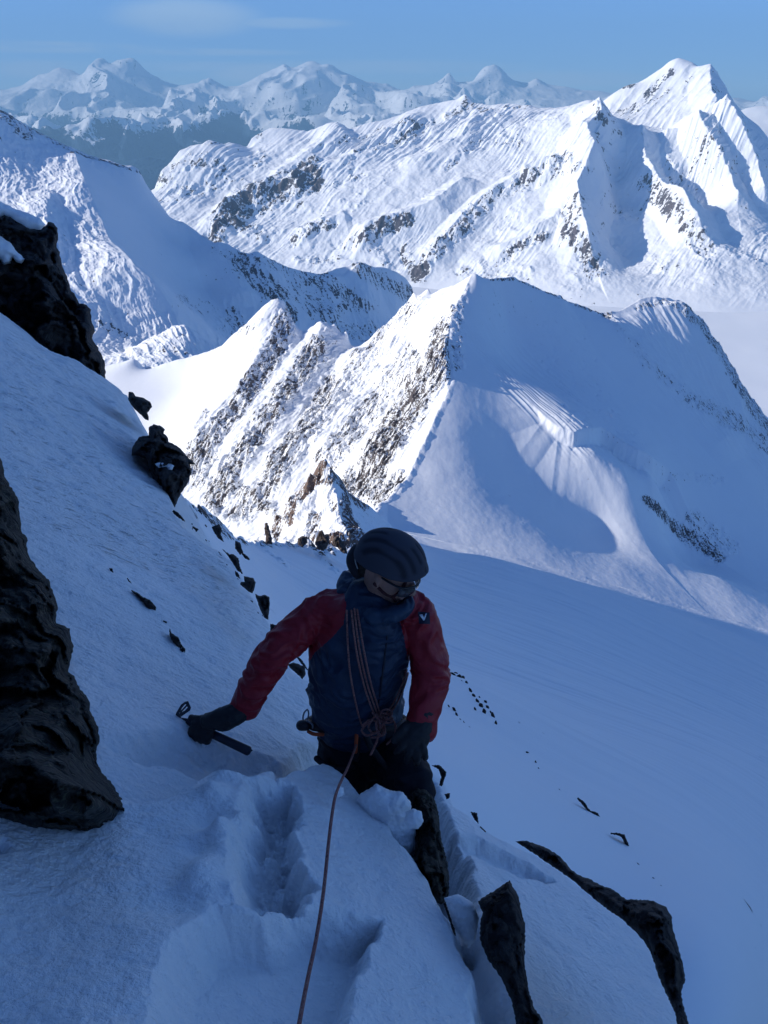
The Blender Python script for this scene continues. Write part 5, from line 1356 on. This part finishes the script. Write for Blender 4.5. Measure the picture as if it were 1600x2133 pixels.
    for pts in ([(738, 1268), (744, 1320), (752, 1370), (765, 1425), (780, 1470), (788, 1492)], [(744, 1270), (752, 1320), (761, 1370), (773, 1425), (786, 1468), (792, 1490)], [(732, 1272), (738, 1325), (746, 1375), (759, 1430), (774, 1474), (784, 1494)],
                [(722, 1272), (724, 1330), (728, 1390), (736, 1440), (746, 1485), (754, 1512)], [(846, 1395), (838, 1425), (822, 1460), (806, 1484), (796, 1494)], [(850, 1402), (842, 1430), (828, 1462), (812, 1486), (800, 1498)]):
        tube_obj('strand', [chest(*p) for p in pts], .0036, mr, rope, 8)
    kx = 2.655
    for pts in ([(785, 1488), (775, 1500), (768, 1515), (778, 1528), (792, 1520), (790, 1500), (782, 1490)], [(790, 1486), (802, 1478), (816, 1482), (812, 1496), (800, 1500), (788, 1492)], [(796, 1492), (810, 1498), (822, 1505), (824, 1525), (816, 1540), (806, 1550)], [(786, 1492), (788, 1515), (786, 1540), (778, 1560), (772, 1572)], [(792, 1490), (800, 1510), (802, 1526), (794, 1532), (786, 1522), (784, 1504)],
                [(778, 1496), (762, 1510), (754, 1522), (764, 1532), (782, 1526), (796, 1512), (806, 1500)], [(776, 1484), (790, 1500), (808, 1506), (818, 1500), (808, 1488), (792, 1486)], [(756, 1510), (770, 1500), (786, 1504), (798, 1518), (790, 1534), (774, 1536)]):
        tube_obj('knot_loop', [atc(a, b_, kx - .012 * math.sin(i * 1.9 + a)) for i, (a, b_) in enumerate(pts)], .0042, mr, rope, 8)
    # --- ice axe
    steel = simple_mat('axe_steel', (0.05, 0.055, 0.07), 0.4, 0.6, 0.5, bs=80, bd=.0004); sh = simple_mat('axe_shaft', (0.018, 0.022, 0.04), 0.4, 0.2, 0.5, bs=30, bd=.0003)
    axe = empty('ice_axe', on_axe(.05)); tag(axe, 'short ice axe with an open adze, gripped at the head and lying on the snow', 'ice axe')
    zf = lambda x, y: zx + .005 - (x - 392) * .0002
    plate('head', [[(357, 1505), (366, 1494), (378, 1495), (396, 1497), (410, 1498), (432, 1503), (428, 1518), (408, 1517), (388, 1513), (371, 1510)]], zf, .007, steel, axe)
    plate('adze', [[(364, 1496), (367, 1485), (377, 1468), (385, 1462), (392, 1460), (391, 1465), (385, 1468), (379, 1475), (374, 1486), (378, 1496)], [(392, 1460), (398, 1474), (396, 1480), (377, 1493), (374, 1486), (385, 1480), (391, 1474), (387, 1466)], [(376, 1481), (389, 1467), (391, 1470), (380, 1482), (374, 1489)]], lambda x, y: zx + .003, .004, steel, axe)
    v, fcs = tube_mesh([(on_axe(.0), .0155, .010), (on_axe(.06), .0150, .010), (on_axe(.15), .0165, .0105), ((a0 + ax_dir * (a1 - a0).length * .97), .018, .011)], perp, 16)
    so = on_axe(.1); me = bpy.data.meshes.new('shaft'); me.from_pydata([tuple(q - so) for q in v], [], fcs); me.update(); me.polygons.foreach_set('use_smooth', [True] * len(me.polygons)); me.materials.append(sh)
    o = bpy.data.objects.new('shaft', me); link(o, axe); o.location = so - axe.location
    plate('spike', [[(500, 1560), (513, 1552), (527, 1563), (517, 1571), (508, 1569)]], lambda x, y: zx - .03, .012, steel, axe)
    # --- gear clipped to the harness
    alu = simple_mat('carabiner_alloy', (0.25, 0.27, 0.3), 0.3, 0.8, 0.5)
    cb = tube_obj('carabiner', [atc(640, 1478, 2.86), atc(634, 1484, 2.85), atc(631, 1496, 2.84), atc(634, 1502, 2.84), atc(640, 1500, 2.84), atc(643, 1488, 2.85), atc(642, 1480, 2.86)], .0032, alu, None, 8)
    tag(cb, 'grey metal carabiner clipped at the climber\'s hip above the round black device', 'carabiner')
    bp = empty('belay_device', atc(632, 1511, 2.83)); tag(bp, 'round black pulley device hanging from the carabiner at the climber\'s hip', 'pulley')
    blk = simple_mat('device_black', (0.03, 0.03, 0.035), 0.35, 0.3)
    fuse('body', [[(atc(628, 1511, 2.83), .021, .021), (atc(637, 1511, 2.83), .021, .021)]], .003, blk, bp, 2, side=Vector((0, .3, .95)))
    tube_obj('axle', [atc(640, 1502, 2.81), atc(650, 1508, 2.80), atc(652, 1516, 2.80)], .004, alu, bp, 6)
import time as _t
_t0=_t.time()
def T_(n): print(n, round(_t.time()-_t0,1), flush=True)
build_sky()
build_far(); T_('far')
build_range(); T_('range')
build_glacier()
build_left(); T_('left')
E_, _m = build_near_ridge(); T_('near')
_TB = build_bowl(E_); T_('bowl')
build_knoll(); build_massif(); T_('knoll')
build_slope(); T_("slope")
build_rocks(_TB); T_("rocks")
build_climber(); T_("climber")
build_haze()
